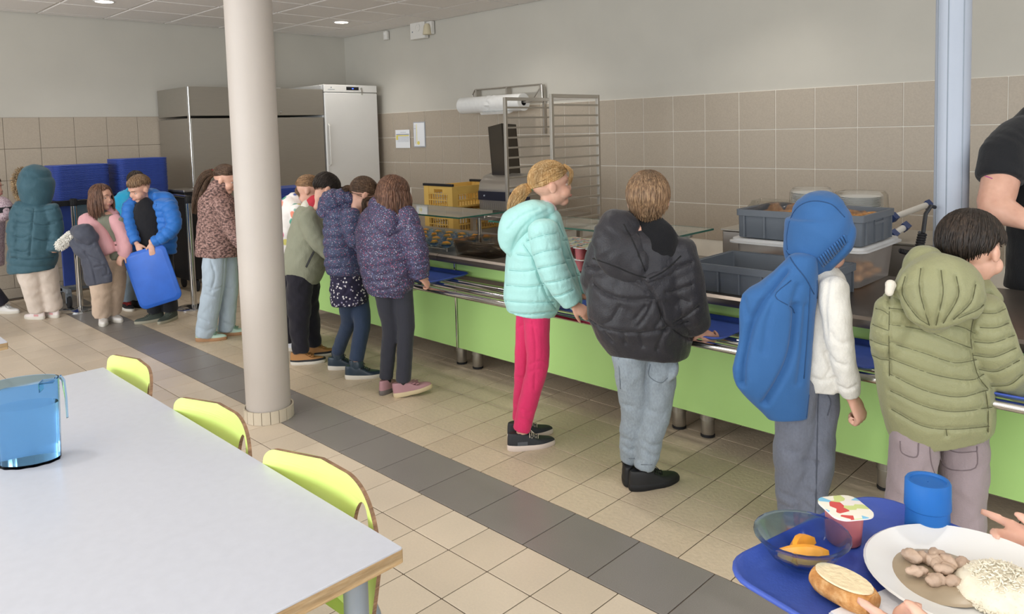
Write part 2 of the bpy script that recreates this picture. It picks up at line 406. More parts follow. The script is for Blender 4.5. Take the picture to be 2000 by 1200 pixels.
MB().tube([px(1826, 405, 'Y', 1.95), px(1818, 403, 'Y', 1.92), px(1808, 418, 'Y', 1.9), px(1803, 455, 'Y', 1.88)], .009, 8).tube(coil(px(1802, 455, 'Y', 1.88), px(1790, 508, 'Y', 1.86), .014, 11, .006), .0065, 6).tube([px(1790, 508, 'Y', 1.86), px(1786, 560, 'Y', 1.9), px(1784, 590, 'Y', 1.95)], .007, 6).build('cable', M_black, t)
MB().tube(coil(px(1758, 490, 'Y', 1.9), px(1785, 497, 'Y', 1.88), .009, 9, .004), .004, 6).build('side_cable', M_black, t)

# ------------------------------------------------------------------ tables, chairs, jug
def make_table(x1, y1, lx, ly, z, label):
    t = root('dining_table', (x1-lx/2, y1-ly/2, 0), 0, label, 'table')
    MB().rr(0, 0, lx-.003, ly-.003, .004, [(0, z-.004), (0, z-.001), (.001, z)], 2).build('tabletop', M_table, t)
    MB().rr(0, 0, lx, ly, .006, [(.001, z-.03), (0, z-.029), (0, z-.0045), (.001, z-.004)], 3).build('edge_band', M_wood, t)
    for sx in (-1, 1):
        for sy in (-1, 1):
            cx, cy = sx*(lx/2-.055), sy*(ly/2-.075)
            L = MB().lathe([(.0235, .012), (.0235, z-.031)], 20, cx, cy).build('leg', M_greyt, t)
            MB().lathe([(.02, 0), (.0255, .003), (.0255, .03)], 16, cx, cy).build('foot_cap', M_black, L)
    MB().box(-lx/2+.08, lx/2-.08, ly/2-.095, ly/2-.07, z-.07, z-.031).box(-lx/2+.08, lx/2-.08, -ly/2+.07, -ly/2+.095, z-.07, z-.031).build('apron', M_greyt, t)
    return t
make_table(2.79, -1.036, 1.72, .80, .70, 'large white table in the foreground with the blue water jug on it')
make_table(.39, -1.18, 1.72, .80, .70, 'white table whose corner just shows at the left edge')
def make_chair(label):
    """chair faces -Y (the table); backrest at y=0, width .48"""
    t = root('school_chair', (0, 0, 0), 0, label, 'chair', 'lime chairs tucked in on the far side of the table')
    W, zb, zt, th = .24, .47, .748, .010
    # outline in (u, z) and an elongated hole; u>0 is the side with the hole
    out = []
    def arc(cu, cz, ru, rz, a0, a1, n=8): return [(cu+ru*cos(R(a0+(a1-a0)*k/n)), cz+rz*sin(R(a0+(a1-a0)*k/n))) for k in range(n+1)]
    out += arc(-W+.02, zb+.03, .02, .03, 180, 270, 3) + arc(W-.07, zb+.06, .05, .06, 270, 345, 4)
    out += arc(W-.21, zt-.14, .21, .136, 5, 86, 20) + [(W-.30, zt-.0015)] + arc(-W+.035, zt-.04, .035, .03, 100, 180, 6)
    hu, hz = W-.110, zt-.122
    hole = arc(hu, hz, .046, .086, 0, 360, 28)[:-1]
    from mathutils.geometry import tessellate_polygon
    allp = out+hole; ts = tessellate_polygon([[Vector((u, z, 0)) for u, z in out], [Vector((u, z, 0)) for u, z in hole]])
    bm = bmesh.new(); vs = [bm.verts.new((u, 0, z)) for u, z in allp]
    for t_ in ts:
        try: bm.faces.new([vs[q] for q in t_])
        except ValueError: pass
    bmesh.ops.recalc_face_normals(bm, faces=bm.faces)
    for _ in range(3):
        bmesh.ops.subdivide_edges(bm, edges=[e for e in bm.edges if e.calc_length() > .045 and len(e.link_faces) == 2], cuts=1)
        bmesh.ops.triangulate(bm, faces=bm.faces)
    tris = [[tuple(v.co) for v in f.verts] for f in bm.faces]
    def bend(u, z, off):
        s = .05*(u/W)**2 + (z-zb)*-.12; return (u, -s*1.0+off+.02, z)
    mb = MB()
    bm.verts.index_update()
    V = [(v.co.x, v.co.z) for v in bm.verts]; FS = [tuple(v.index for v in f.verts) for f in bm.faces]
    mb.add([bend(u, z, 0) for u, z in V], FS, 0); mb.add([bend(u, z, th) for u, z in V], [tuple(reversed(f)) for f in FS], 0)
    bd = [(e.verts[0].index, e.verts[1].index) for e in bm.edges if len(e.link_faces) == 1]; n = len(V)
    mb.add([bend(u, z, 0) for u, z in V]+[bend(u, z, th) for u, z in V], [(a, b, b+n, a+n) for a, b in bd], 1)
    bm.free()
    mb.build('backrest', [M_lime, M_ply], t, 30)
    mb = MB(); s = MB()
    s.rr(0, -.235, .42, .40, .09, [(.004, .428), (0, .431), (0, .438), (.003, .441)], 6).build('seat', M_lime, t)
    for sx in (-1, 1):
        MB().tube([(sx*.19, .045, .015), (sx*.19, .02, .42), (sx*.185, .018, .50), (sx*.175, -.0, .56)], .011, 10).build('leg', M_greyt, t)
        MB().tube([(sx*.19, -.42, .015), (sx*.185, -.39, .41), (sx*.18, -.36, .424), (sx*.185, .018, .424)], .011, 10).build('leg', M_greyt, t)
    MB().tube([(-.185, -.2, .424), (.185, -.2, .424)], .009, 8).build('cross_bar', M_greyt, t)
    return t
c0 = make_chair('lime green chair nearest the table corner, in front of the others')
c0.location = (2.475, -1.036, 0)
c1 = copy_tree(c0); c1.location = (1.93, -1.036, 0); c1['label'] = 'middle one of the three lime green chairs along the table'
c2 = copy_tree(c0); c2.location = (1.29, -1.034, 0); c2.rotation_euler.z = R(-4); c2['label'] = 'farthest lime green chair, closest to the blue jug and first of the row'
c3 = copy_tree(c0); c3.location = (-.86, -1.16, 0); c3['label'] = 'lime green chair cut off by the left edge of the view'; c3.rotation_euler.z = R(0)
if 'group' in c3: del c3['group']

def oval(rx, ry, z, n=40): return [(rx*cos(2*pi*k/n), ry*sin(2*pi*k/n), z) for k in range(n)]
jp = px(66, 905, 'Z', .70)
t = root('water_jug', (jp.x-.016, jp.y-.004, .70), R(62), 'blue transparent plastic water jug, half full, on the white table', 'jug')
jz = .205
def jwall(z): 
    k = .90+.10*(z/jz); return .076*k, .048*k
mb = MB(); rs = []
N = 48
def jring(z, off=0, rim=False):
    a, b = jwall(z); r = []
    for k in range(N):
        th_ = 2*pi*k/N; x, y = (a+off)*cos(th_), (b+off)*sin(th_)
        zz = z
        if rim:
            d = abs(((k - N*0.60+N/2) % N)-N/2)/N
            zz = z-.030*math.exp(-(d/.045)**2)
        if z < .06 and off >= 0: 
            q = .0022*(1 if (k % 4) < 2 else 0); x -= q*cos(th_); y -= q*sin(th_)
        r.append((x, y, zz))
    return r
outer = [jring(z) for z in (0, .004, .03, .055, .064, .10, .14, .18)]+[jring(jz, 0, True)]
inner = [jring(jz, -.003, True)]+[jring(z, -.003) for z in (.18, .14, .10, .064, .055, .03, .006)]
MB().rings(outer+inner).build('body', M_jug, t)
MB().rings([jring(z, -.0036) for z in (.0065, .03, .055, .064, .10, .145)]).build('water', M_water, t)
MB().tube([(.067, .0, .203), (.078, 0, .207), (.085, 0, .195), (.088, 0, .15), (.088, 0, .10)], [.006, .008, .008, .006, .005], 10, flat=.5).build('handle', M_jug, t)
MB().box(.036, .066, -.016, .016, .196, .199).box(.034, .037, -.016, .016, .176, .199).build('lid_catch', M_jug, t)

# ------------------------------------------------------------------ serving counter
CY, CZ = 1.08, .745
X0c, X1c = -1.72, 4.6
t = root('serving_counter', (0, 1.5, 0), 0, 'long self-service counter with lime green front panels and steel worktop', 'counter')
def cbuild(mb, n, m, par=None): return mb.build(n, m, par or t)
def loc(o): o.location = (0, -1.5, 0); return o
wt = MB()
prof = [(1.11, .695), (1.083, .699), (1.08, .712), (1.083, .730), (1.095, .742), (1.115, .745), (1.93, .745), (1.93, .72), (1.6, .715)]
for a, b in ((X0c, .335), (.338, 3.12), (3.123, X1c)):
    loc(MB().rings([[(a, y, z) for y, z in prof], [(b, y, z) for y, z in prof]]).build('worktop', M_work, t))
for a, b in ((X0c, -.62), (-.615, .362), (.378, 1.62), (1.625, 2.93), (2.975, 3.9), (3.905, X1c)):
    loc(MB().box(a, b, 1.2, 1.225, .134, .71, bev=.002).build('front_panel', M_green, t))
loc(MB().box(.364, .376, 1.19, 1.215, .134, .70, bev=.002).build('joint_strip', M_chrome, t))
loc(MB().box(2.932, 2.973, 1.185, 1.22, .12, .71, bev=.002).build('joint_strip', M_alu, t))
loc(MB().box(X0c, X1c, 1.235, 1.88, .14, .70).build('carcass', M_steel_d, t))
for lx in (-1.6, -1.0, .306, .457, 1.922, 2.08, 2.888, 3.95):
    for ly in (1.285, 1.8):
        L = loc(MB().lathe([(.036, .085), (.036, .20)], 20, lx, ly).build('leg', M_steel, t))
        f_ = MB().lathe([(.030, .012), (.0325, .016), (.0325, .084), (.037, .086)], 20, lx, ly).build('foot_sleeve', M_steel, L)
        MB().lathe([(.027, 0), (.034, .002), (.034, .012), (.03, .014)], 20, lx, ly).build('foot_pad', M_black, L)
# tray slide: four tubes on brackets
ZR = .60
for s0, s1 in ((.30, 3.5), (3.52, X1c)):
    for k, yy in enumerate((.81, .925, 1.04)):
        loc(MB().tube([(s0, yy, ZR), (s1, yy, ZR)], .0165, 14).build('slide_tube', M_chrome, t))
    loc(MB().box(s0, s1, 1.145, 1.16, ZR-.010, ZR+.016, bev=.002).build('slide_rail', M_work, t))
for s0, s1 in ((X0c, .27),):
    for k, yy in enumerate((.81, .925, 1.04)):
        loc(MB().tube([(s0, yy, ZR), (s1-.2, yy, ZR)], .0165, 14).build('slide_tube', M_chrome, t))
for bx in (-1.5, -.4, .36, 2.86, 3.9):
    br = loc(MB().box(bx-.02, bx+.02, .80, 1.2, ZR-.045, ZR-.018, bev=.003).build('bracket', M_steel, t))
    MB().lathe([(.017, ZR-.10), (.019, ZR-.098), (.019, ZR-.075), (.014, ZR-.07), (.014, ZR-.03)], 16, bx, .825).build('bracket_knob', M_greyt, br)

def glass_shelf(x0, x1, y0, y1, z, label, posts):
    r = root('glass_shelf', (x0, y0, CZ), 0, label, 'shelf'); z = z-CZ
    MB().box(0, x1-x0, 0, y1-y0, z-.004, z+.004).build('pane', M_glass, r)
    for q in ((0, x1-x0, -.001, .0015), (0, x1-x0, y1-y0-.0015, y1-y0+.001)):
        MB().box(*q, z-.0045, z+.0045).build('pane_edge', M_glass_e, r)
    MB().box(x1-x0-.0015, x1-x0+.001, 0, y1-y0, z-.0045, z+.0045).build('pane_edge', M_glass_e, r)
    MB().box(.0, x1-x0-.05, (y1-y0)*.62, (y1-y0)*.62+.03, z-.03, z-.012, bev=.003).build('support_rail', M_steel, r)
    for x_ in posts:
        p_ = MB().lathe([(.022, .0), (.022, .006), (.0125, .008), (.0125, z-.006)], 16, x_-x0, (y1-y0)*.62+.015).build('post', M_chrome, r)
        MB().lathe([(.017, z-.012), (.017, z-.005)], 16, x_-x0, (y1-y0)*.62+.015).build('post_cap', M_steel, p_)
    return r
glass_shelf(-.75, .545, 1.09, 1.5, .975, 'glass shelf on chrome posts above the cutlery tub', (-.6, .43))
glass_shelf(.80, 2.02, 1.09, 1.46, .975, 'glass shelf on chrome posts between the mint and the black coats', (.86, 1.93))

# trays lying on the slide / held
def tray_mesh(name='tray', lx=.46, ly=.35):
    return MB().rr(0, 0, lx, ly, .055, [(.03, 0), (.022, .002), (.006, .013), (.0, .015), (0, .0185), (.003, .021), (.006, .019), (.012, .014), (.024, .0055), (.032, .0045)], 6).mesh(name)
me_tray = tray_mesh(); me_tray.materials.append(M_blue); me_tray.shade_smooth()
me_trayb = tray_mesh('bright_tray'); me_trayb.materials.append(M_blue2); me_trayb.shade_smooth()
def tray_obj(Mx, label, me=me_tray, group=None, name='meal_tray'):
    o = bpy.data.objects.new(name, me); col.objects.link(o); o.matrix_world = Mx; tag(o, label, 'tray', group); return o
def TR(x, y, z, rz=0, rx=0): return Matrix.Translation((x, y, z)) @ Matrix.Rotation(R(rz), 4, 'Z') @ Matrix.Rotation(R(rx), 4, 'X')
zt_ = ZR+.0175
tray_obj(TR(.335, .985, zt_, 3), 'blue meal tray on the slide in front of the long-haired girl')
tray_obj(TR(1.45, .98, zt_, 0), 'blue meal tray on the slide in front of the girl in mint')
tray_obj(TR(2.19, .975, zt_, 1), 'blue meal tray on the slide held by the boy in black')
tray_obj(TR(2.78, .975, zt_, 0), 'blue meal tray on the slide between the blue hood and the olive coat')
tray_obj(TR(3.30, .975, zt_, 0), 'blue meal tray on the slide in front of the boy in olive')
tray_obj(TR(-.75, .975, zt_, 0), 'blue meal tray on the slide in front of the boy in khaki')

# bowls with melon on a wire rack
def make_bowl(loc_, label, group, big=False, fill=True):
    s = 1.0 if big else .78
    r = root('dessert_bowl', loc_, random.random()*6, label, 'bowl', group)
    MB().lathe([(.028*s, 0), (.03*s, .003), (.045*s, .014*s), (.062*s, .040*s), (.066*s, .042*s), (.066*s, .045*s), (.060*s, .0445*s), (.043*s, .018*s), (.026*s, .006)], 24).build('bowl', M_bowl, r)
    if fill:
        for k in range(2):
            a = k*2.2+.3; m = MB(); pts = []; zz_ = 1.0 if big else 1.15
            rs = []
            for q in range(7):
                u = (q-3)/3; wq = .011*s*(1-u*u*.75)+.001; cx, cy = .034*s*u, .010*s*(1-u*u)-.004+k*.014*s
                rs.append([(cx, cy-wq, .017*s), (cx, cy+wq, .017*s+.002), (cx, cy+wq*.3, .017*s+.020*s*(1-.6*u*u)), (cx, cy-wq*.3, .017*s+.020*s*(1-.6*u*u))])
            m.rings(rs, M=Matrix.Translation((0, 0, (0 if big else .004))) @ Matrix.Rotation(a, 4, 'Z') @ Matrix.Diagonal((1.15 if not big else 1, zz_, zz_, 1))).build('melon_slice', M_orange, r)
    return r
M_bowl = glassy('blue_tinted_bowl', '#a5cdf2', .08, 1.15, alpha=.8)
t = root('wire_rack', (-.1, 1.37, CZ), 0, 'low steel wire rack under the small fruit bowls', 'rack')
mb = MB()
for k in range(22): 
    x = -.42+.04*k; mb.tube([(x, -.22, .02), (x, .22, .02)], .0022, 5)
mb.build('wires', M_steel, t)
for y in (-.22, 0, .22): MB().tube([(-.44, y, .017), (.44, y, .017)], .004, 6).build('rail', M_steel, t)
for x in (-.43, .43):
    for y in (-.2, .2): MB().tube([(x, y, 0), (x, y, .02)], .005, 6).build('foot', M_steel, t)
cnt = 0
for j in range(4):
    for i in range(7):
        o = make_bowl((-.46+.127*i+.02*(j % 2), 1.19+.112*j, CZ+.0225), 'small clear bowl of orange melon slices on the wire rack', 'melon bowls on the wire rack')
# dark tub of cutlery
t = root('cutlery_tub', (.62, 1.25, CZ), 0, 'smoked plastic tub of cutlery on the counter edge', 'tub')
MB().rr(0, 0, .37, .29, .04, [(.03, 0), (.02, .004), (.004, .085), (0, .088), (0, .094), (.008, .094), (.012, .086), (.03, .012), (.036, .008)], 4).build('tub', M_smoke, t)
for k in range(26):
    a = random.uniform(-.5, .5)+(pi if k % 2 else 0); c = Vector((random.uniform(-.07, .07), random.uniform(-.07, .07), .016+.002*k)); d_ = Vector((cos(a), sin(a), random.uniform(-.05, .05)))
    MB().tube([c-d_*.07, c-d_*.02, c+d_*.02, c+d_*.045, c+d_*.058, c+d_*.07], [.005, .0045, .003, .006, .009, .004], 6, flat=.35).build('spoon', M_chrome if k % 3 else M_black, t)
# orange melon plate near tray
make_bowl((.17, 1.06, zt_+.006), 'small bowl of melon on the tray of the long-haired girl', None)

# yoghurt pots
def lid_mat():
    g = NT('printed_lid'); v = g.coord(); oi = g.n('ShaderNodeObjectInfo')
    vo = g.n('ShaderNodeTexVoronoi'); vo.inputs['Scale'].default_value = 55; g.l(v, vo.inputs['Vector'])
    sp = g.n('ShaderNodeSeparateColor'); g.l(vo.outputs['Color'], sp.inputs[0])
    g.l(g.ramp(sp.outputs[0], [(0, lin('#ebe6d8')), (.36, lin('#c9d489')), (.55, lin('#7fbfe0')), (.7, lin('#e8e2dc')), (.85, lin('#cf4f4c')), (.93, lin('#eadfc0'))], True), g.b.inputs['Base Color'])
    g.b.inputs['Roughness'].default_value = .35; return g.m
M_lidp = lid_mat(); M_pot = plain('pink_pot_plastic', '#b7676a', .4, var=.04); M_potr = plain('rim_white_plastic', '#e9e4e0', .4)
def make_pot(loc_, rz, label, group=None):
    r = root('yoghurt_pot', loc_, rz, label, 'yoghurt', group)
    MB().rr(0, 0, .058, .058, .024, [(.006, 0), (.0035, .003), (.0, .058)], 5).build('pot', M_pot, r)
    MB().rr(.004, 0, .078, .070, .020, [(.001, .058), (0, .0585), (0, .0600), (.001, .0605)], 5).build('rim', M_potr, r)
    MB().rr(.004, 0, .078, .070, .020, [(.001, .0606), (0, .0608), (0, .0616), (.001, .0618)], 5).build('lid', M_lidp, r)
    return r
p0 = None
for lay in range(2):
    for i in range(6):
        for j in range(4):
            L_ = (1.17+.083*i, 1.16+.078*j, CZ+.002+.0625*lay)
            if p0 is None: p0 = make_pot(L_, 0, 'pink yoghurt pot in the lower layer on the counter', 'yoghurt pots on the counter')
            else: q = copy_tree(p0); q.location = L_; q.rotation_euler.z = random.choice((0, pi/2)); q['label'] = ('pink yoghurt pot in the lower layer on the counter', 'pink yoghurt pot with printed lid in the upper layer on the counter')[lay]

# plastic crates
def make_crate(loc_, lx, ly, h, label, m=M_grey, rz=0, ribs=(6, 4)):
    r = root('plastic_crate', loc_, rz, label, 'crate')
    a = MB().rr(0, 0, lx, ly, .02, [(.012, 0), (.010, .003), (.008, h-.03), (.008, h-.002), (.018, h-.002), (.019, .01), (.021, .008)], 3).build('shell', m, r)
    MB().rr(0, 0, lx, ly, .02, [(.009, h-.032), (0, h-.030), (0, h), (.007, h), (.007, h-.012)], 3, cap0=False, cap1=False).build('rim', m, r)
    def rib(x, y, ax):
        d1, d2 = (.0035, .008) if ax == 'x' else (.008, .0035)
        MB().box(x-d1, x+d1, y-d2, y+d2, .004, h-.031).build('rib', m, r)
    for k in range(ribs[0]):
        x = -lx/2+.045+(lx-.09)*k/(ribs[0]-1)
        for s in (-1, 1): rib(x, s*(ly/2-.0085), 'x')
    for k in range(ribs[1]):
        y = -ly/2+.045+(ly-.09)*k/(ribs[1]-1)
        for s in (-1, 1): rib(s*(lx/2-.0085), y, 'y')
    for s in (-1, 1): MB().box(s*(lx/2-.0085)-.0085, s*(lx/2-.0085)+.0085, -.06, .06, h*.62, h*.62+.012).build('handle_lip', m, r)
    return r
make_crate((2.39, 1.31, CZ+.001), .60, .40, .125, 'empty grey plastic crate at the front of the counter')
make_crate((2.42, 1.69, .9425), .60, .40, .135, 'grey crate of bagged bread on top of the frosted tub')
# frosted tub with lid full of bread
t = root('storage_tub', (2.40, 1.74, CZ), 0, 'frosted plastic tub with a lid, full of bread, under a grey crate', 'tub')
MB().rr(0, 0, .60, .46, .05, [(.03, .0), (.02, .005), (.002, .165), (0, .168)], 5).build('tub', M_tubc, t)
MB().rr(0, 0, .655, .515, .05, [(.01, .166), (.0, .168), (0, .176), (.012, .178), (.014, .189), (.018, .191)], 5).build('lid', M_lid, t)
M_bread = streaks('bread_crust', '#a8703c', '#c48d52', '#d8ab75', .75, (25, 25, 25)); M_crumb = plain('bread_crumb', '#e6d3ae', .9, var=.08, vscale=90, bump=.5, bscale=120)
def bread(loc_, rz, label, group, L=.13, tilt=0):
    r = root('bread_piece', loc_, rz, label, 'bread', group); r.rotation_euler.x = tilt
    rs = []
    for q in range(9):
        u = (q-4)/4; k = (1-abs(u)**3)**.5*.95+.05
        rs.append([(u*L/2, .034*k*cos(a), .02+.021*k*sin(a)*(1.15 if sin(a) > 0 else .9)) for a in [2*pi*j/12 for j in range(12)]])
    MB().rings(rs).build('crust', M_bread, r)
    return r
b0 = None
for k in range(22):
    i, j, l_ = k % 4, (k//4) % 3, k//12
    L_ = (2.19+.135*i+random.uniform(-.01, .01), 1.62+.13*j, CZ+.012+.048*l_)
    if not b0: b0 = bread(L_, .3, 'piece of bread lying inside the frosted tub', 'bread inside the frosted tub')
    else: c = copy_tree(b0); c.location = L_; c.rotation_euler.z = random.uniform(-.5, .5)
b1 = None
for k in range(18):
    i, j = k % 6, k//6
    L_ = (2.20+.09*i, 1.60+.09*j, .955+.04*(1+(k*7 % 3)*.35))
    if not b1: b1 = bread(L_, 1.2, 'sliced bread in a clear bag in the upper grey crate', 'bread in the upper grey crate', .10)
    else: c = copy_tree(b1); c.location = L_; c.rotation_euler.z = random.uniform(0, 3)
def bag(loc_, sx, sy, sz, label, seed):
    rnd = random.Random(seed); mb = MB(); rs = []
    for q in range(9):
        t_ = q/8; k = sin(pi*min(max(t_, .04), .96))**.5
        rs.append([((t_-.5)*sx, sy*.5*k*cos(a)*(1+rnd.uniform(-.1, .1)), sz*.5+sz*.5*k*sin(a)*(1+rnd.uniform(-.18, .18))) for a in [2*pi*j/16 for j in range(16)]])
    o = MB().rings(rs).build('plastic_bag', M_bagf, None); o.location = loc_; tag(o, label, 'bag'); return o
M_bagf = glassy('clear_bag_film', '#f2f2f2', .12, 1.08, alpha=.55)
bag((2.30, 1.67, .985), .36, .28, .12, 'clear bag of sliced bread at the left of the upper crate', 1)
bag((2.60, 1.66, .985), .20, .26, .10, 'clear bag of bread at the right of the upper crate', 2)

# plate trolley with domed stacks behind
t = root('plate_trolley', (2.35, 2.5, 0), 0, 'steel plate trolley with blue-ended handles behind the crates', 'trolley')
PZ = .850
MB().box(-.735, .45, -.24, .26, .2, PZ, bev=.01).build('body', M_steel, t)
MB().box(-.74, .46, -.25, .27, PZ, PZ+.012, bev=.004).build('top', M_steel_d, t)
for sx in (-.66, .38):
    for sy in (-.19, .2):
        MB().lathe([(.012, .1), (.012, .21)], 10, sx, sy).build('caster_stem', M_steel, t)
        MB().lathe([(.05, -.014), (.055, -.01), (.055, .01), (.05, .014)], 16, M=Matrix.Translation((sx, sy, .055)) @ Matrix.Rotation(R(90), 4, 'X')).build('caster', M_rubber, t)
for (a, b) in ((px(1745, 425, 'Y', 2.42), px(1812, 400, 'Y', 2.72)), (px(1745, 458, 'Y', 2.3), px(1768, 443, 'Y', 2.40))):
    a, b = a-Vector(t.location), b-Vector(t.location)
    h_ = MB().tube([a, b], .017, 12).build('handle', M_whitep, t)
    d_ = (b-a).normalized()
    for c in (a, b): MB().tube([c-d_*.018, c+d_*.018], .027, 4).build('bumper', M_navy, h_)
plate_me = MB().lathe([(.05, 0), (.055, .002), (.08, .006), (.102, .014), (.104, .016), (.101, .0165), (.078, .009), (.05, .0055)], 28).mesh('plate'); plate_me.materials.append(M_white); plate_me.shade_smooth()
def plate_stack(x, y, z, n, label, dome):
    for k in range(n):
        o = bpy.data.objects.new('plate', plate_me); col.objects.link(o); o.location = (x, y, z+.0075*k); tag(o, ('topmost white plate of the stack ' if k == n-1 else 'white plate in the stack ')+label, 'plate', 'plates stacked '+label)
    top = z+.0075*n
    r = root('plate_cover', (x, y, z-.01), 0, 'clear plastic cover over the plates '+label, 'cover')
    h = (top-z)+.045
    if dome == 'round': MB().lathe([(.122, 0), (.128, 0), (.126, .02), (.118, h-.03), (.10, h), (.001, h+.002)], 32, cap0=False).build('shell', M_clearp, r)
    else: MB().rr(0, 0, .27, .27, .07, [(-.01, 0), (-.01, .003), (0, .004), (.012, h-.02), (.025, h), (.03, h+.001)], 6, cap0=False).build('shell', M_clearp, r)
    return r
c_ = px(1585, 395, 'Y', 2.38); plate_stack(c_.x, 2.38, PZ+.022, 28, 'to the left of the plate trolley', 'round')
c_ = px(1680, 400, 'Y', 2.42); plate_stack(c_.x, 2.42, PZ+.022, 26, 'on the right end of the plate trolley', 'square')
c_ = px(1500, 397, 'Y', 2.3)
for q_ in range(7):
    oo = MB().rr(0, 0, .26, .20, .03, [(.02, 0), (.0, .01), (0, .014), (.02, .022), (.03, .026)], 4).build('container_lid', M_clearp); oo.location = (c_.x, 2.36, PZ+.0145+.019*q_); tag(oo, 'clear plastic container lid in the short pile behind the upper crate', 'lid', 'lids piled behind the upper crate')
o = MB().rr(0, 0, .26, .20, .03, [(.02, 0), (.0, .01), (0, .014), (.02, .04), (.03, .06)], 4).build('container_lid', M_clearp); o.location = (c_.x, 2.36, PZ+.1285); tag(o, 'clear plastic domed lid topping the pile behind the upper crate', 'lid')

# ------------------------------------------------------------------ back of the kitchen
t = root('back_counter', (-.77, 3.0, 0), 0, 'steel work table along the far tiled wall', 'table')
MB().box(-.42, .46, -.30, .40, .70, .74, bev=.004).build('top', M_steel, t)
for x in (-.38, 0.42):
    for y in (-.26, .28): MB().box(x-.02, x+.02, y-.02, y+.02, 0, .70).build('leg', M_steel, t)
MB().box(-.36, .4, -.26, .28, .22, .25).build('shelf', M_steel_d, t)

# bread slicer on the table
t = root('bread_slicer', (-.77, 2.935, .741), 0, 'chrome bread slicer with a dark control band and tall chute', 'slicer')
rs = []
prof = [(.0, .0), (.36, .0), (.36, .24), (.33, .31), (.26, .355), (.16, .37), (.06, .345), (.005, .29), (-.01, .22)]
MB().rings([[(x, y-.18, z) for y, z in prof] for x in (-.30, .32)]).build('housing', M_steel, t)
MB().box(-.305, .325, -.196, -.178, .135, .215, bev=.003).build('control_band', plain('dark_band', '#2b2c3a', .35), t)
MB().lathe([(.018, 0), (.016, .008)], 16, M=Matrix.Translation((.07, -.196, .175)) @ Matrix.Rotation(R(90), 4, 'X')).build('emergency_button', plain('red_button', '#c8404a', .4), t)
MB().lathe([(.008, 0), (.007, .006)], 12, M=Matrix.Translation((-.22, -.196, .175)) @ Matrix.Rotation(R(90), 4, 'X')).build('switch', M_alu, t)
for k in range(24): MB().box(-.28+.0255*k, -.274+.0255*k, -.186, -.18, .02, .115).build('grille_bar', M_steel_d, t)
ch = MB()
Mx = Matrix.Translation((-.13, .0, .33)) @ Matrix.Rotation(R(-9), 4, 'Y') @ Matrix.Rotation(R(-4), 4, 'X')
for q in ((-.09, -.082, -.09, .09), (.082, .09, -.09, .09), (-.09, .09, .082, .09), (-.09, .09, -.09, -.082)): ch.box(*q, 0, .47, M=Mx)
ch.build('chute', plain('smoked_chute', '#4a443c', .12, .5), t)
for x in (-.2, .2): MB().box(x-.03, x+.03, -.03, .03, .35, .385, bev=.004).build('bracket', M_black, t)

# yellow bread crates stacked
def yellow_crate(loc_, label, rz=0):
    r = root('bread_crate', loc_, rz, label, 'crate', 'yellow bread crates behind the glass shelf')
    lx, ly, h = .60, .40, .21
    MB().rr(0, 0, lx, ly, .012, [(.004, 0), (.004, .008), (.02, .008)], 2).build('floor', M_yellow, r)
    for z in (.014, .07, .128): MB().rr(0, 0, lx, ly, .012, [(-.0015, z-.005), (-.0015, z+.005), (.010, z+.005), (.010, z-.005), (-.0015, z-.005)], 2, cap0=False, cap1=False).build('band', M_yellow, r)
    for sx in (-1, 1):
        for sy in (-1, 1):
            ax, ay = sx*(lx/2+.003), sy*(ly/2+.003); bx_, by_ = sx*(lx/2-.065), sy*(ly/2-.065); ix, iy = sx*(lx/2-.014), sy*(ly/2-.014)
            MB().prism([(ax, ay), (bx_, ay), (bx_, iy), (ix, iy), (ix, by_), (ax, by_)], 0, h-.012).build('corner_post', M_yellow, r)
    for q in (-1, 1): MB().box(-lx/2+.064, lx/2-.064, q*(ly/2-.006)-.005, q*(ly/2-.006)+.005, .134, h-.012).build('side_board', M_yellow, r)
    for s in (-1, 1):
        a = s*(lx/2-.006)
        MB().box(a-.005, a+.005, -ly/2+.064, -.06, .134, h-.012).build('end_board', M_yellow, r)
        MB().box(a-.005, a+.005, .06, ly/2-.064, .134, h-.012).build('end_board', M_yellow, r)
        MB().box(a-.004, a+.004, -.06, .06, .170, h-.012).build('end_board', M_yellow, r)
        MB().box(a-.018, a+.012, -ly/2-.01, ly/2+.01, h-.011, h+.012, bev=.004).build('grip', M_black, r)
    for k in range(14):
        x = -lx/2+.08+(lx-.16)*k/13
        for s in (-1, 1): MB().box(x-.004, x+.004, s*(ly/2-.005)-.004, s*(ly/2-.005)+.004, .008, .13).build('bar', M_yellow, r)
    for k in range(8):
        y = -ly/2+.08+(ly-.16)*k/7
        for s in (-1, 1): MB().box(s*(lx/2-.005)-.004, s*(lx/2-.005)+.004, y-.004, y+.004, .008, .13).build('bar', M_yellow, r)
    return r
YR = 90
t = root('crate_dolly', (-1.465, 2.90, 0), R(YR), 'low steel dolly carrying the stacked yellow crates', 'dolly')
MB().box(-.30, .30, -.19, .19, .12, .57, bev=.004).build('frame', M_steel_d, t)
for sx in (-.24, .24):
    for sy in (-.14, .14): MB().lathe([(.05, -.012), (.055, -.008), (.055, .008), (.05, .012)], 14, M=Matrix.Translation((sx, sy, .0555)) @ Matrix.Rotation(R(90), 4, 'X')).build('caster', M_rubber, t)
yellow_crate((-1.465, 2.90, .571), 'lower yellow slatted bread crate of the stack behind the glass shelf', R(YR))
yellow_crate((-1.465, 2.90, .796), 'upper yellow slatted bread crate with black grips, behind the glass shelf', R(YR))

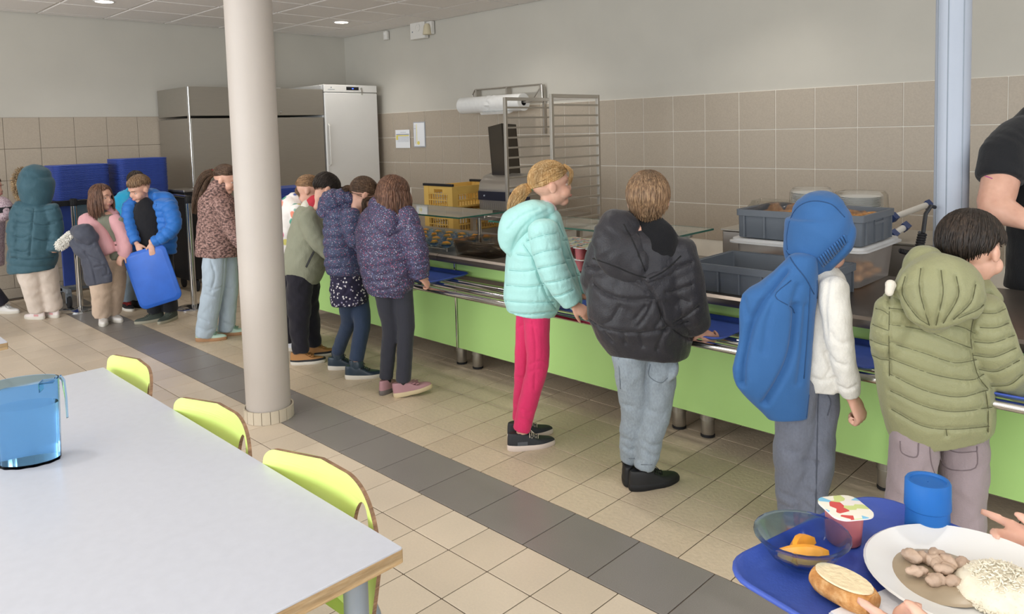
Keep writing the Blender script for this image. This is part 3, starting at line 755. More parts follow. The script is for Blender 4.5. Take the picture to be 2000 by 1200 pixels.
# bakery rack trolley
t = root('rack_trolley', (.078, 2.465, 0), 0, 'tall steel bakery rack trolley with runners and no shelves', 'rack')
X_, Y_, H_ = .2335, .265, 1.74
for sx in (-1, 1):
    for sy in (-1, 1):
        p_ = MB().box(sx*X_-.0125, sx*X_+.0125, sy*Y_-.0125, sy*Y_+.0125, .10, H_, bev=.002).build('post', M_steel_d, t)
        MB().lathe([(.048, -.013), (.054, -.009), (.054, .009), (.048, .013)], 14, M=Matrix.Translation((sx*X_, sy*Y_, .054)) @ Matrix.Rotation(R(90), 4, 'X')).build('caster', M_rubber, p_)
    for k in range(20):
        z = H_-.075-.0765*k
        MB().box(sx*X_-.012, sx*X_+.012, -Y_, Y_, z-.009, z+.004).build('runner', M_steel_d, t)
    MB().box(sx*X_-.012, sx*X_+.012, -Y_, Y_, H_-.025, H_, bev=.002).build('top_bar', M_steel, t)
for sy in (1,): MB().box(-X_, X_, sy*Y_-.01, sy*Y_+.01, H_-.025, H_-.002).box(-X_, X_, sy*Y_-.01, sy*Y_+.01, .14, .17).build('cross_bar', M_steel, t)
MB().box(-X_, X_, -Y_-.01, -Y_+.01, .14, .17).build('cross_bar', M_steel, t)

# film roll on wall bracket
t = root('film_roll', (-1.60, 3.50, 1.762), 0, 'large roll of clear plastic film hanging on the wall bracket', 'film roll')
rnd = random.Random(3); rs = []
for q in range(40):
    x = -.50+.0230*q; n_ = 36; bump_ = .006*math.exp(-((q-20)/3)**2)
    rs.append([(x, (.086+bump_*rnd.uniform(-1, 2))*cos(2*pi*k/n_), (.086+bump_*rnd.uniform(-1, 2))*sin(2*pi*k/n_)) for k in range(n_)])
inner_ = [[(x, .034*cos(2*pi*k/36), .034*sin(2*pi*k/36)) for k in range(36)] for x in (.397, .20)]
MB().rings(rs+inner_).build('roll', M_film, t)
MB().rings([[(x, r*cos(2*pi*k/24), r*sin(2*pi*k/24)) for k in range(24)] for x, r in ((.20, .033), (.3975, .033), (.3975, .029), (.21, .029))]).build('core', M_black, t)
rs = [[(x, -.085+.02*j+.004*sin(x*30+j), -.085-.018*(j % 2)-.004*j) for j in range(2)]+[(x, .0, -.088), (x, -.04, -.079)] for x in [-.15+.05*i for i in range(9)]]
MB().rings(rs).build('loose_end', M_film, t)
t = root('roll_bracket', (-1.60, 3.68, 1.93), 0, 'steel tube wall bracket carrying the film roll', 'bracket')
MB().tube([(-.50, -.03, -.05), (-.46, -.03, .0), (.50, -.03, .0)], .008, 8).build('top_tube', M_steel, t)
for x in (-.44, .02, .49): MB().box(x-.010, x+.010, -.04, .018, -.07, .0).build('wall_plate', M_steel, t)
MB().tube([(.50, -.03, 0), (.50, -.02, -.17), (.50, -.18, -.17), (.36, -.19, -.17)], .008, 8).build('arm', M_steel, t)
MB().tube([(-.50, -.02, -.05), (-.52, -.02, -.17), (-.52, -.19, -.17), (-.3, -.19, -.17)], .008, 8).build('arm', M_steel, t)
MB().tube([(.40, -.03, -.12), (.49, -.03, -.02)], .006, 8).build('brace', M_steel, t)
MB().box(.49, .51, -.012, .016, -.48, -.02).build('wall_strip', M_steel, t)

# papers, detectors, sockets
def paper(x0, x1, z0, z1, label, kind):
    r = root('notice_sheet', ((x0+x1)/2, YW-.008, (z0+z1)/2), 0, label, 'paper'); a, b = (x1-x0)/2, (z1-z0)/2
    if kind == 2: MB().box(-a-.012, a+.012, -.004, .001, -b-.012, b+.012).build('frame', plain('grey_frame', '#a9adb6', .5), r)
    MB().box(-a, a, -.006, -.0045, -b, b).build('sheet', M_paper, r)
    m = MB(); y0, y1 = -.0072, -.0062
    if kind == 1:
        MB().box(-a*.9, a*.9, y0, y1, b*.45, b*.52).build('print_line', plain('blue_ink', '#5b6b8a', .8), r)
        MB().box(-a*.9, a*.9, y0, y1, b*.30, b*.42).box(-a*.92, -a*.65, y0, y1, -b*.1, b*.3).build('highlight', M_yel, r)
        for k in range(7): m.box(-a*.9, a*.9, y0, y1, b*(.24-.09*k), b*(.24-.09*k)+.0012)
        for k in range(8): m.box(-a*.6+k*a*.21, -a*.6+k*a*.21+.0012, y0, y1, -b*.35, b*.28)
        m.box(-a*.3, a*.5, y0, y1, b*.7, b*.73); m.build('table_grid', M_ink, r)
    else:
        m.box(-a*.75, -a*.70, y0, y1, -b*.8, b*.85).box(-a*.95, -a*.6, y0, y1, b*.5, b*.53); m.build('print_line', M_ink, r)
        MB().box(-a*.5, -a*.42, y0, y1, -b*.85, b*.9).lathe([(.022, 0), (.022, .001)], 16, M=Matrix.Translation((-a*.15, y1, -b*.72)) @ Matrix.Rotation(R(90), 4, 'X')).build('highlight', M_yel, r)
paper(-3.556, -3.277, 1.315, 1.533, 'white printed sheet with yellow marks taped to the tiles', 1)
paper(-3.195, -3.0, 1.335, 1.608, 'tall white sheet in a grey frame on the tiles', 2)
t = root('motion_detector', (-3.66, YW-.02, 2.68), 0, 'small white motion detector high on the wall by the corner', 'detector')
MB().rr(0, 0, .07, .05, .015, [(.006, -.055), (0, -.05), (0, .045), (.006, .05)], 3).build('casing', M_whitep, t)
MB().sphere((0, -.022, .018), .02, .012, .02).build('lens', M_white, t)
t = root('alarm_box', (-3.0, YW-.035, 2.66), 0, 'white alarm sounder box with a round grille, under the ceiling', 'alarm')
MB().box(-.13, .13, -.035, .035, -.095, .095, bev=.008).build('casing', M_whitep, t)
MB().lathe([(.042, 0), (.042, .008), (.034, .008), (.034, .003), (.012, .003), (.012, .006)], 24, M=Matrix.Translation((.02, -.036, .03)) @ Matrix.Rotation(R(90), 4, 'X')).build('grille', M_whitep, t)
MB().lathe([(.008, 0), (.007, .006)], 12, M=Matrix.Translation((-.08, -.036, -.01)) @ Matrix.Rotation(R(90), 4, 'X')).build('indicator', M_greyt, t)
t = root('emergency_beacon', (-2.81, YW-.04, 2.67), 0, 'small beige beacon lamp right of the alarm box', 'beacon')
MB().box(-.045, .045, -.01, .04, -.07, .075, bev=.005).build('base', M_whitep, t)
MB().lathe([(.05, -.075), (.05, -.07), (.036, .02), (.02, .045), (.001, .05)], 20, 0, -.035).build('lamp', plain('beacon_cream', '#cfc4a8', .4), t)
t = root('cable_trunking', (XL+.012, 2.66, 2.4), 0, 'thin white cable trunking running down the left wall to a socket', 'trunking')
MB().box(-.01, .012, -.03, -.012, -.30, .35).box(-.01, .01, .008, .02, -.30, .35).build('trunk', M_whitep, t)
MB().box(-.01, .04, -.06, -.0, -.40, -.30, bev=.004).box(-.01, .045, .0, .09, -.385, -.315, bev=.004).build('socket', M_whitep, t)
MB().box(.04, .075, .0, .05, -.38, -.335, bev=.004).build('plug', M_whitep, t)
MB().tube([(.06, .02, -.375), (.07, .035, -.42), (.075, .05, -.50)], .006, 8).build('cord', M_black, t)

# ------------------------------------------------------------------ cold cabinets
t = root('steel_cold_cabinet', (-4.19, 2.085, 0), 0, 'wide stainless steel double-door cold cabinet against the left wall', 'fridge')
a0, a1 = -.775, .775
MB().box(-.40, .37, a0, a1, .14, 1.70, bev=.004).build('body', M_steel_d, t)
MB().box(-.40, .405, a0, a1, 1.725, 2.02, bev=.004).build('header', M_steel_d, t)
for s in (0, 1):
    y0, y1 = (a0+.012, -.004) if s == 0 else (.004, a1-.012)
    d = MB().box(.372, .41, y0, y1, .16, 1.70, bev=.005).build('door', M_steel_d, t)
    MB().lathe([(.012, 0), (.012, .01), (.006, .012)], 14, M=Matrix.Translation((.405, y0+(y1-y0)*(.72 if s == 0 else .3), 1.76)) @ Matrix.Rotation(R(90), 4, 'Y')).build('lock', M_chrome, d)
MB().box(.365, .412, a0-.002, a0+.012, .16, 2.02, bev=.003).build('edge_trim', M_chrome, t)
for sx in (-.33, .33):
    for sy in (a0+.06, 0, a1-.06): MB().lathe([(.02, .0), (.025, .02), (.018, .03), (.018, .15)], 12, sx, sy).build('foot', M_steel, t)
t = root('white_fridge', (-4.19, 3.245, 0), 0, 'tall white upright fridge in the corner with a small display', 'fridge')
MB().box(-.40, .36, -.375, .36, .05, 2.078, bev=.008).build('body', M_white, t)
d = MB().box(.362, .415, -.375, .36, .88, 1.985, bev=.010).build('door', M_white, t)
MB().tube([(.425, -.345, 1.62), (.45, -.345, 1.60), (.45, -.345, 1.16), (.425, -.345, 1.14)], .011, 10).build('handle', M_whitep, d)
MB().box(.362, .41, -.375, .36, .10, .855, bev=.010).build('lower_door', M_white, t)
MB().box(.358, .37, -.37, .355, .856, .879).build('gap_strip', M_black, t)
cp = MB().box(.362, .415, -.375, .36, 1.992, 2.078, bev=.008).build('control_panel', M_white, t)
MB().box(.413, .418, -.075, .095, 2.018, 2.055, bev=.001).build('display', M_black, cp)
MB().box(.4175, .419, .0, .022, 2.03, 2.042).build('display_digit', plain('blue_led', '#4d6cff', .4, emit=1.5), cp)
MB().lathe([(.014, 0), (.014, .01)], 12, M=Matrix.Translation((.414, .13, 2.035)) @ Matrix.Rotation(R(90), 4, 'Y')).build('lock', M_chrome, cp)
MB().box(.422, .425, .128, .142, 1.965, 2.03).build('key_tag', M_steel, cp)
MB().box(.414, .4165, -.325, -.235, 2.018, 2.024).lathe([(.008, 0), (.008, .002)], 12, M=Matrix.Translation((.414, -.28, 2.045)) @ Matrix.Rotation(R(90), 4, 'Y')).build('badge', M_greyt, cp)

# ------------------------------------------------------------------ tray trolleys, barriers
def tray_trolley(x, y, z0, n, dz, label, grp):
    t = root('tray_trolley', (x, y, 0), 0, label, 'trolley')
    MB().box(-.09, .09, -.06, .06, .17, z0-.06, bev=.004).build('pillar', M_steel, t)
    MB().box(-.20, .20, -.25, .25, z0-.06, z0-.012, bev=.006).build('platform', M_black, t)
    MB().box(-.18, .19, -.20, -.16, .14, .175, bev=.004).box(-.18, .19, .16, .20, .14, .175, bev=.004).box(-.05, .05, -.2, .2, .14, .17).build('base_frame', M_greyt, t)
    MB().box(.10, .125, -.20, -.06, .20, z0-.06, bev=.003).build('side_guard', M_blue, t)
    for sx in (-.15, .16):
        for sy in (-.18, .18):
            w_ = MB().lathe([(.05, -.014), (.058, -.009), (.058, .009), (.05, .014)], 18, M=Matrix.Translation((sx, sy, .058)) @ Matrix.Rotation(R(90), 4, 'X')).build('caster', M_rubber, t)
            MB().box(sx-.02, sx+.02, sy-.022, sy+.022, .105, .142).box(sx-.012, sx+.012, sy-.024, sy-.018, .05, .115).box(sx-.012, sx+.012, sy+.018, sy+.024, .05, .115).build('fork', M_greyt, w_)
    for k in range(n): tt = tray_obj(TR(x+random.uniform(-.0015, .0015), y+random.uniform(-.002, .002), z0-.012+dz*k, 90), ('topmost blue meal tray of the ' if k == n-1 else 'blue meal tray in the ')+grp, me_trs, 'trays of the '+grp)
me_trs = MB().rr(0, 0, .46, .35, .055, [(.03, 0), (.006, .0005), (0, .002), (0, .0078), (.003, .0088), (.03, .004)], 4).mesh('stacked_tray'); me_trs.materials.append(M_blue); me_trs.shade_smooth()
tray_trolley(-3.82, .268, .985, 34, .0092, 'steel trolley on casters under the left stack of blue trays', 'left stack of blue trays')
tray_trolley(-3.83, .80, .965, 40, .0092, 'steel trolley on casters under the stack of blue trays next to the cold cabinet', 'stack of blue trays next to the cold cabinet')
tray_trolley(-2.35, 1.55, .90, 16, .0092, 'tray trolley mostly hidden behind the round column', 'low stack of blue trays behind the column')
t = root('dark_reflection_box', (-3.62, 1.16, 0), 0, 'added black cart standing against the steel cold cabinet', 'filler')
MB().box(-.2, .2, -.09, .09, .12, .98, bev=.008).build('body', M_black, t)  # black box added to stand in for dark reflections on the cabinet side
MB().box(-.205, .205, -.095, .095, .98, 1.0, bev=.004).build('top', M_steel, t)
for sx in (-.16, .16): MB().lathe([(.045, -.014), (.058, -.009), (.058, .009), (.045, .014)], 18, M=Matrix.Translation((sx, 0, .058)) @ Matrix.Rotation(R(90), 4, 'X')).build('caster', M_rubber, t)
def barrier(x, y, label):
    t = root('barrier_post', (x, y, 0), 0, label, 'barrier')
    MB().lathe([(.155, 0), (.155, .008), (.14, .016), (.05, .026), (.03, .03)], 40).build('base', M_chrome, t)
    MB().lathe([(.025, .03), (.025, .93)], 24).build('pole', M_chrome, t)
    MB().lathe([(.03, .93), (.03, .985), (.024, .995), (.001, .997)], 24).build('head', M_black, t)
    return t
barrier(-3.51, .137, 'chrome barrier post behind the girl in the pink waistcoat')
barrier(-2.74, .83, 'chrome barrier post between the bright blue jacket and the ponytail girl')
def belt(a, b, h, label, m=M_black):
    a, b = Vector(a), Vector(b); n = (b-a).cross(Z).normalized()*.0015
    rs = []
    for q in range(9):
        p = a.lerp(b, q/8)-Z*.02*sin(pi*q/8); rs.append([p-n-Z*h/2, p+n-Z*h/2, p+n+Z*h/2, p-n+Z*h/2])
    o = MB().rings(rs).build('barrier_belt', m); return tag(o, label, 'belt')
belt((-3.54, .11, .955), (-3.60, -1.6, .955), .045, 'black barrier belt running behind the teal coat at the left')
t = root('guide_rail', (-3.42, .86, 0), 0, 'thin steel guide rail on an upright reaching the right barrier post', 'rail')
MB().tube([(0, 0, .985), (.65, -.025, .985)], .012, 10).build('bar', M_chrome, t)
MB().lathe([(.012, 0), (.012, .975)], 10).build('upright', M_chrome, t)

# ------------------------------------------------------------------ people
def sm(a, n=3):
    """Catmull-Rom resampling of rows"""
    a = np.array(a, float)
    if len(a) < 3: return np.array([a[0]*(1-t)+a[-1]*t for t in np.linspace(0, 1, 4)])
    P = np.vstack([2*a[0]-a[1], a, 2*a[-1]-a[-2]]); out = []
    for i in range(1, len(P)-2):
        for k in range(n):
            t = k/n; out.append(.5*((2*P[i])+(-P[i-1]+P[i+1])*t+(2*P[i-1]-5*P[i]+4*P[i+1]-P[i+2])*t*t+(-P[i-1]+3*P[i]-3*P[i+1]+P[i+2])*t**3))
    out.append(P[-2]); return np.array(out)
class Chain: pass
class Blob:
    """closed lofted pieces merged by a voxel remesh into one smooth surface"""
    def __init__(s): s.mb = MB(); s.ch = []
    def chain(s, rows, puff=0, caps=(1, 1), off=0, amp=.010, n=18, sub=3, deep=None, level=False):
        # rows: (centre Vector, half width m, k) ; k = depth/width
        a = sm([tuple(r[0])+(r[1], r[2] if len(r) > 2 else 1) for r in rows], sub)
        C = a[:, :3]; W = np.maximum(a[:, 3], .003); K = np.maximum(a[:, 4], .2)
        D = Vector(deep) if deep is not None else -FH
        rings = []; T_ = []
        def frame(i):
            T = Vector(C[min(i+1, len(C)-1)]-C[max(i-1, 0)]).normalized()
            if level: T = Vector((0, 0, -1))
            T_.append(T)
            sd = T.cross(D)
            if sd.length < .25: sd = T.cross(Z if abs(T.z) < .8 else RH)
            sd.normalize(); return T, sd, sd.cross(T).normalized()
        def ring(c, sd, dp, w, k): return [c+sd*w*cos(2*pi*j/n)+dp*w*k*sin(2*pi*j/n) for j in range(n)]
        F_ = [frame(i) for i in range(len(C))]
        def cap(i, sg, e):
            T, sd, dp = F_[i]; c = Vector(C[i]); w = W[i]; k = K[i]; m = w*min(1, k)*e
            return [ring(c+T*sg*m*q, sd, dp, w*z_, k) for q, z_ in ((.35, .93), (.65, .74), (.85, .48), (.95, .2))]
        body = [ring(Vector(C[i]), F_[i][1], F_[i][2], W[i], K[i]) for i in range(len(C))]
        if caps[0]: rings += list(reversed(cap(0, -1, caps[0])))
        rings += body
        if caps[1]: rings += cap(len(C)-1, 1, caps[1])
        s.mb.rings(rings)
        q = Chain(); q.C = C; q.R = W*(1+K)/2; q.T = np.array([tuple(t) for t in T_]); q.S = np.concatenate([[0], np.cumsum(np.linalg.norm(np.diff(C, axis=0), axis=1))]); q.puff = puff; q.off = off; q.amp = amp
        s.ch.append(q); return s
    def ell(s, c, rx, ry, rz, M3=None): 
        s.mb.sphere(c, rx, ry, rz, M3, 20, 14)
        q = Chain(); q.C = np.array([tuple(c)]); q.R = np.array([(rx+ry+rz)/3]); q.T = np.array([[0, 0, 1.]]); q.S = np.array([0.]); q.puff = 0; q.off = 0; q.amp = 0; s.ch.append(q); return s
    def build(s, name, mat, parent, voxel=.009, smooth=3, wrinkle=.0, wfreq=14, dec=1, cut=None):
        me = s.mb.mesh(name); o = bpy.data.objects.new('tmp', me); col.objects.link(o)
        m = o.modifiers.new('r', 'REMESH'); m.mode = 'VOXEL'; m.voxel_size = voxel
        if smooth: q = o.modifiers.new('s', 'SMOOTH'); q.iterations = smooth; q.factor = .5
        if dec < 1: q = o.modifiers.new('d', 'DECIMATE'); q.ratio = dec
        dg = bpy.context.evaluated_depsgraph_get(); e = o.evaluated_get(dg); m2 = bpy.data.meshes.new_from_object(e)
        bpy.data.objects.remove(o); bpy.data.meshes.remove(me)
        n = len(m2.vertices); co = np.empty(n*3); m2.vertices.foreach_get('co', co); co = co.reshape(-1, 3)
        if wrinkle or any(q.puff for q in s.ch):
            no = np.empty(n*3); m2.vertices.foreach_get('normal', no); no = no.reshape(-1, 3)
            best = np.full(n, 1e9); disp = np.zeros(n)
            for q in s.ch:
                d = np.linalg.norm(co[:, None]-q.C[None], axis=2)/q.R[None]; j = d.argmin(1); dm = d[np.arange(n), j]
                sv = q.S[j]+((co-q.C[j])*q.T[j]).sum(1); up = dm < best; best[up] = dm[up]
                if q.puff:
                    ph = ((sv+q.off)/q.puff) % 1; e_ = np.minimum(ph, 1-ph)*q.puff
                    dd = q.amp*(1-np.exp(-(e_/.011)**1.3))-q.amp*.8+.25*q.amp*np.sin(pi*ph)
                else: dd = np.zeros(n)
                disp[up] = dd[up]
            if wrinkle:
                x, y, z = (co*wfreq).T
                wv = np.sin(2.1*x+1.3*np.sin(1.7*z+y)+2*y)*.5+np.sin(3.7*z+2.2*np.sin(2.3*x)-1.9*y)*.35+np.sin(6.1*y+3*np.sin(2.9*z)+4.3*x)*.25
                disp += wrinkle*wv
            co = co+no*disp[:, None]; m2.vertices.foreach_set('co', co.ravel())
        m2.update()
        return finish(name, m2, mat, parent, 0)

class Head:
    """head frame: c centre between the ears, f forward, u up, r right"""
    def __init__(s, c, heading, pitch=0, roll=0, h=.21):
        a = R(heading); f = (FH*cos(a)+RH*sin(a)).normalized(); s.s = h/.21
        p = R(pitch); u = Z*cos(p)+f*sin(p); f = f*cos(p)-Z*sin(p)
        r = f.cross(u); q = R(roll); s.r = r*cos(q)+u*sin(q); s.u = u*cos(q)-r*sin(q); s.f = f; s.c = Vector(c)
    def p(s, x, y, z): return s.c+(s.r*x+s.f*y+s.u*z)*s.s
    def M3(s): return Matrix(((s.r.x, s.f.x, s.u.x), (s.r.y, s.f.y, s.u.y), (s.r.z, s.f.z, s.u.z)))
    def body(s, b):
        k = s.s; M = s.M3(); e = lambda c, x, y, z: b.ell(s.p(*c), x*k, y*k, z*k, M)
        e((0, -.010, .022), .071, .088, .080); e((0, .022, -.030), .056, .062, .066); e((0, .052, -.080), .026, .024, .022)
        e((0, .066, .022), .042, .014, .016)
        for q in (-1, 1):
            e((q*.034, .052, -.038), .026, .028, .028)
            e((q*.072, -.006, -.012), .009, .017, .026); e((q*.0755, -.012, -.006), .007, .014, .020)
        b.chain([(s.p(0, .076, .002), .0065*k), (s.p(0, .086, -.022), .0080*k), (s.p(0, .081, -.029), .010*k, .7)], n=10, sub=2)
        for q in (-1, 1): e((q*.009, .079, -.030), .0065, .007, .005)
        e((0, .081, -.055), .020, .008, .008)
        fh = Vector((s.f.x, s.f.y, 0)); fh = fh.normalized()*.018 if fh.length > 0 else fh; n0 = s.p(0, -.012, -.045); b.chain([(n0, .037*k), (n0-Z*.045*k-fh*.5, .034*k), (n0-Z*.095*k-fh, .036*k)], n=14)
    def features(s, parent, iris='#4a3322'):
        k = s.s; M = s.M3()
        mi = plain('iris_'+iris[1:], iris, .2); mw = plain('eye_white', '#c4b3a8', .4); ml = plain('lips', '#c47f78', .45)
        for q in (-1, 1):
            mb = MB(); c = s.p(q*.029, .0630, -.004); mb.sphere(c, .0105*k, .0088*k, .0058*k, M, 14, 10, 0)
            mb.sphere(s.p(q*.029, .0685, -.004), .0050*k, .0040*k, .0048*k, M, 10, 8, 1); mb.build('eye', [mw, mi], parent, 0)
        mb = MB(); mb.sphere(s.p(0, .0865, -.0535), .019*k, .0055*k, .0035*k, M, 14, 8).sphere(s.p(0, .0855, -.0595), .016*k, .0055*k, .0040*k, M, 14, 8); mb.build('lips', ml, parent, 0)
    def hair(s, parent, mat, style='short', length=.0, seed=1, front=62, back=118, side=92, brow=True, vol=1.0, nl=230, part=.0, tail=None, gap=False):
        """cap over the skull plus many tapered locks; angles in degrees down from the crown"""
        rnd = random.Random(seed); k = s.s; ex, ey, ez = .076*vol, .094*vol, .086*vol
        cz = .024; cy = -.010
        def lim(a):   # a: 0 front, pi back
            c = cos(a); f_ = max(0, c)**1.5; b_ = max(0, -c)**.8; m = 1-min(1, f_+b_)
            return R(front*f_+back*b_+side*m) if f_+b_ < 1 else R((front*f_+back*b_)/(f_+b_))
        def pt(a, ph, g=1.0):
            return s.p(ex*g*sin(ph)*sin(a), cy+ey*g*sin(ph)*cos(a), cz+ez*g*cos(ph))
        mb = MB(); n = 48; rs = []
        for q in range(15):
            t = max(q/14, .01); rs.append([pt(2*pi*j/n, lim(2*pi*j/n)*t, (1+.012*sin(13*2*pi*j/n+q*.4)+.008*rnd.uniform(-1, 1))*(1-.05*max(0, t-.75)*4)) for j in range(n)])
        rs.append([pt(2*pi*j/n, lim(2*pi*j/n)*.985, .88) for j in range(n)])
        mb.rings(rs, True, True)
        MT = s.M3().transposed(); c0 = s.p(0, cy, cz)
        for i in range(int(nl*1.9)):
            a = rnd.uniform(0, 2*pi); L = lim(a); pts = []; rad = []
            if style == 'tied':
                t0 = rnd.uniform(.1, 1.0); tp = tail; p0 = pt(a, L*t0, 1.01); N = 6
                for q in range(N+1):
                    u_ = q/N; p = p0.lerp(tp, u_); d = p-c0; dl = MT @ d; e = math.sqrt((dl.x/(ex*k))**2+(dl.y/(ey*k))**2+(dl.z/(ez*k))**2)
                    if 1e-4 < e < 1.03: p = c0+d*((1.02+rnd.uniform(-.004, .006))/e)
                    pts.append(p); rad.append(.0036*k*(1-.6*abs(2*u_-1)**3))
            else:
                t0 = rnd.uniform(.02, .80); da = (rnd.uniform(-.3, .3)+part)*(1-t0); N = 6; end = L*rnd.uniform(.86, 1.10)
                if end < L*t0+.15: end = L*t0+.15
                down = length*k*rnd.uniform(.75, 1.08) if (abs(((a+pi) % (2*pi))-pi) > R(50)) else 0
                lift = rnd.uniform(.005, .035); rs_ = rnd.choice((.6, .8, 1, 1, 1.5))
                for q in range(N+1):
                    u_ = q/N; ph = L*t0+(end-L*t0)*u_; g = 1.0+lift*sin(pi*u_)+(.012 if down else -.03*u_**2)
                    pts.append(pt(a+da*u_, ph, g)); rad.append(rs_*(.0036 if not down else .0042)*k*(1-.8*(u_**3 if not down else 0)))
                if down:
                    b = pts[-1]; out = (b-s.p(0, -.01, 0)); out.z = 0; out = out.normalized() if out.length > 0 else -s.f; wob = rnd.uniform(-.008, .008); wb2 = rnd.uniform(-.008, .008)
                    for q in range(1, 7):
                        u_ = q/6; pts.append(b-Z*down*u_+out*(.012*sin(pi*u_)+wob*u_ if length > .06 else -.012*u_)+s.r*wb2*u_+(-s.f if gap is False else s.f)*.008*u_); rad.append((.0052 if length > .06 else .0036)*rs_*k*(1-.8*u_**2))
            mb.tube(pts, rad, 4, flat=.55)
        if brow:
            for q in (-1, 1): mb.tube([s.p(q*.014, .087, .021), s.p(q*.030, .084, .026), s.p(q*.046, .071, .020)], [.0022*k, .003*k, .0014*k], 5)
        return mb.build('hair', mat, parent, 0)
def tail_hair(parent, mat, path, w, seed=2, n=70, name='ponytail'):
    rnd = random.Random(seed); mb = MB(); path = [Vector(p) for p in path]; a = sm([tuple(p) for p in path], 3); M = len(a)
    for i in range(int(n*4)):
        ang = rnd.uniform(0, 2*pi); rr_ = math.sqrt(rnd.random()); en = rnd.randint(int(M*.75), M)
        pts = []; rad = []
        for q in range(en):
            u_ = q/(M-1); T = Vector(a[min(q+1, M-1)]-a[max(q-1, 0)]).normalized(); s1 = T.cross(FH).normalized(); s2 = T.cross(s1)
            ww = w*(.35+.65*sin(pi*min(1, u_*.8+.12)))
            pts.append(Vector(a[q])+(s1*cos(ang+u_*.9)+s2*sin(ang+u_*.9))*ww*rr_); rad.append(w*.075*(1-.7*(q/en)**3))
        mb.tube(pts, rad, 5, flat=.6)
    return mb.build(name, mat, parent, 0)

def hand(b, w, d, pn, side=1, size=1.0, curl=35, spread=8, thumb=40, tcurl=25, curls=None):
    """w wrist, d pointing direction, pn palm normal, side +1 puts the thumb at d x pn"""
    w = Vector(w); d = Vector(d).normalized(); pn = Vector(pn); pn = (pn-d*pn.dot(d)).normalized(); sd = d.cross(pn)*side; z = size*.145
    b.chain([(w-d*.02, .019*size, .75), (w, .018*size, .72), (w+d*z*.16, .023*size, .55), (w+d*z*.34, .028*size, .42), (w+d*z*.47, .026*size, .38)], deep=pn, n=14, sub=2)
    for i, (o, L, c_) in enumerate(((.68, .92, .9), (.24, 1.0, 1), (-.22, .95, 1.05), (-.66, .76, 1.15))):
        if curls: curl = curls[i]
        p = w+d*z*.44+sd*o*.029*size; ang = R(curl*.5*c_); dd = (d+sd*o*R(spread)).normalized(); pts = [p]
        ax = dd.cross(pn)
        for seg, l_ in enumerate((.25, .17, .13)):
            q = dd*cos(ang)+pn*sin(ang); p = p+q*z*l_*L; pts.append(p); ang += R(curl*c_)
        b.chain([(pts[0], .0078*size), (pts[1], .0074*size), (pts[2], .0068*size), (pts[3], .0058*size)], n=10, sub=2, deep=sd)
    p = w+d*z*.10+sd*.016*size; t1 = (d*cos(R(thumb))+sd*sin(R(thumb))+pn*.25).normalized(); p1 = p+t1*z*.24
    t2 = (t1*cos(R(tcurl))+(d*.8+pn*.4-sd*.2).normalized()*sin(R(tcurl))).normalized(); p2 = p1+t2*z*.16; p3 = p2+t2*z*.11
    b.chain([(p, .011*size), (p1, .0092*size), (p2, .0082*size), (p3, .0066*size)], n=10, sub=2, deep=pn)

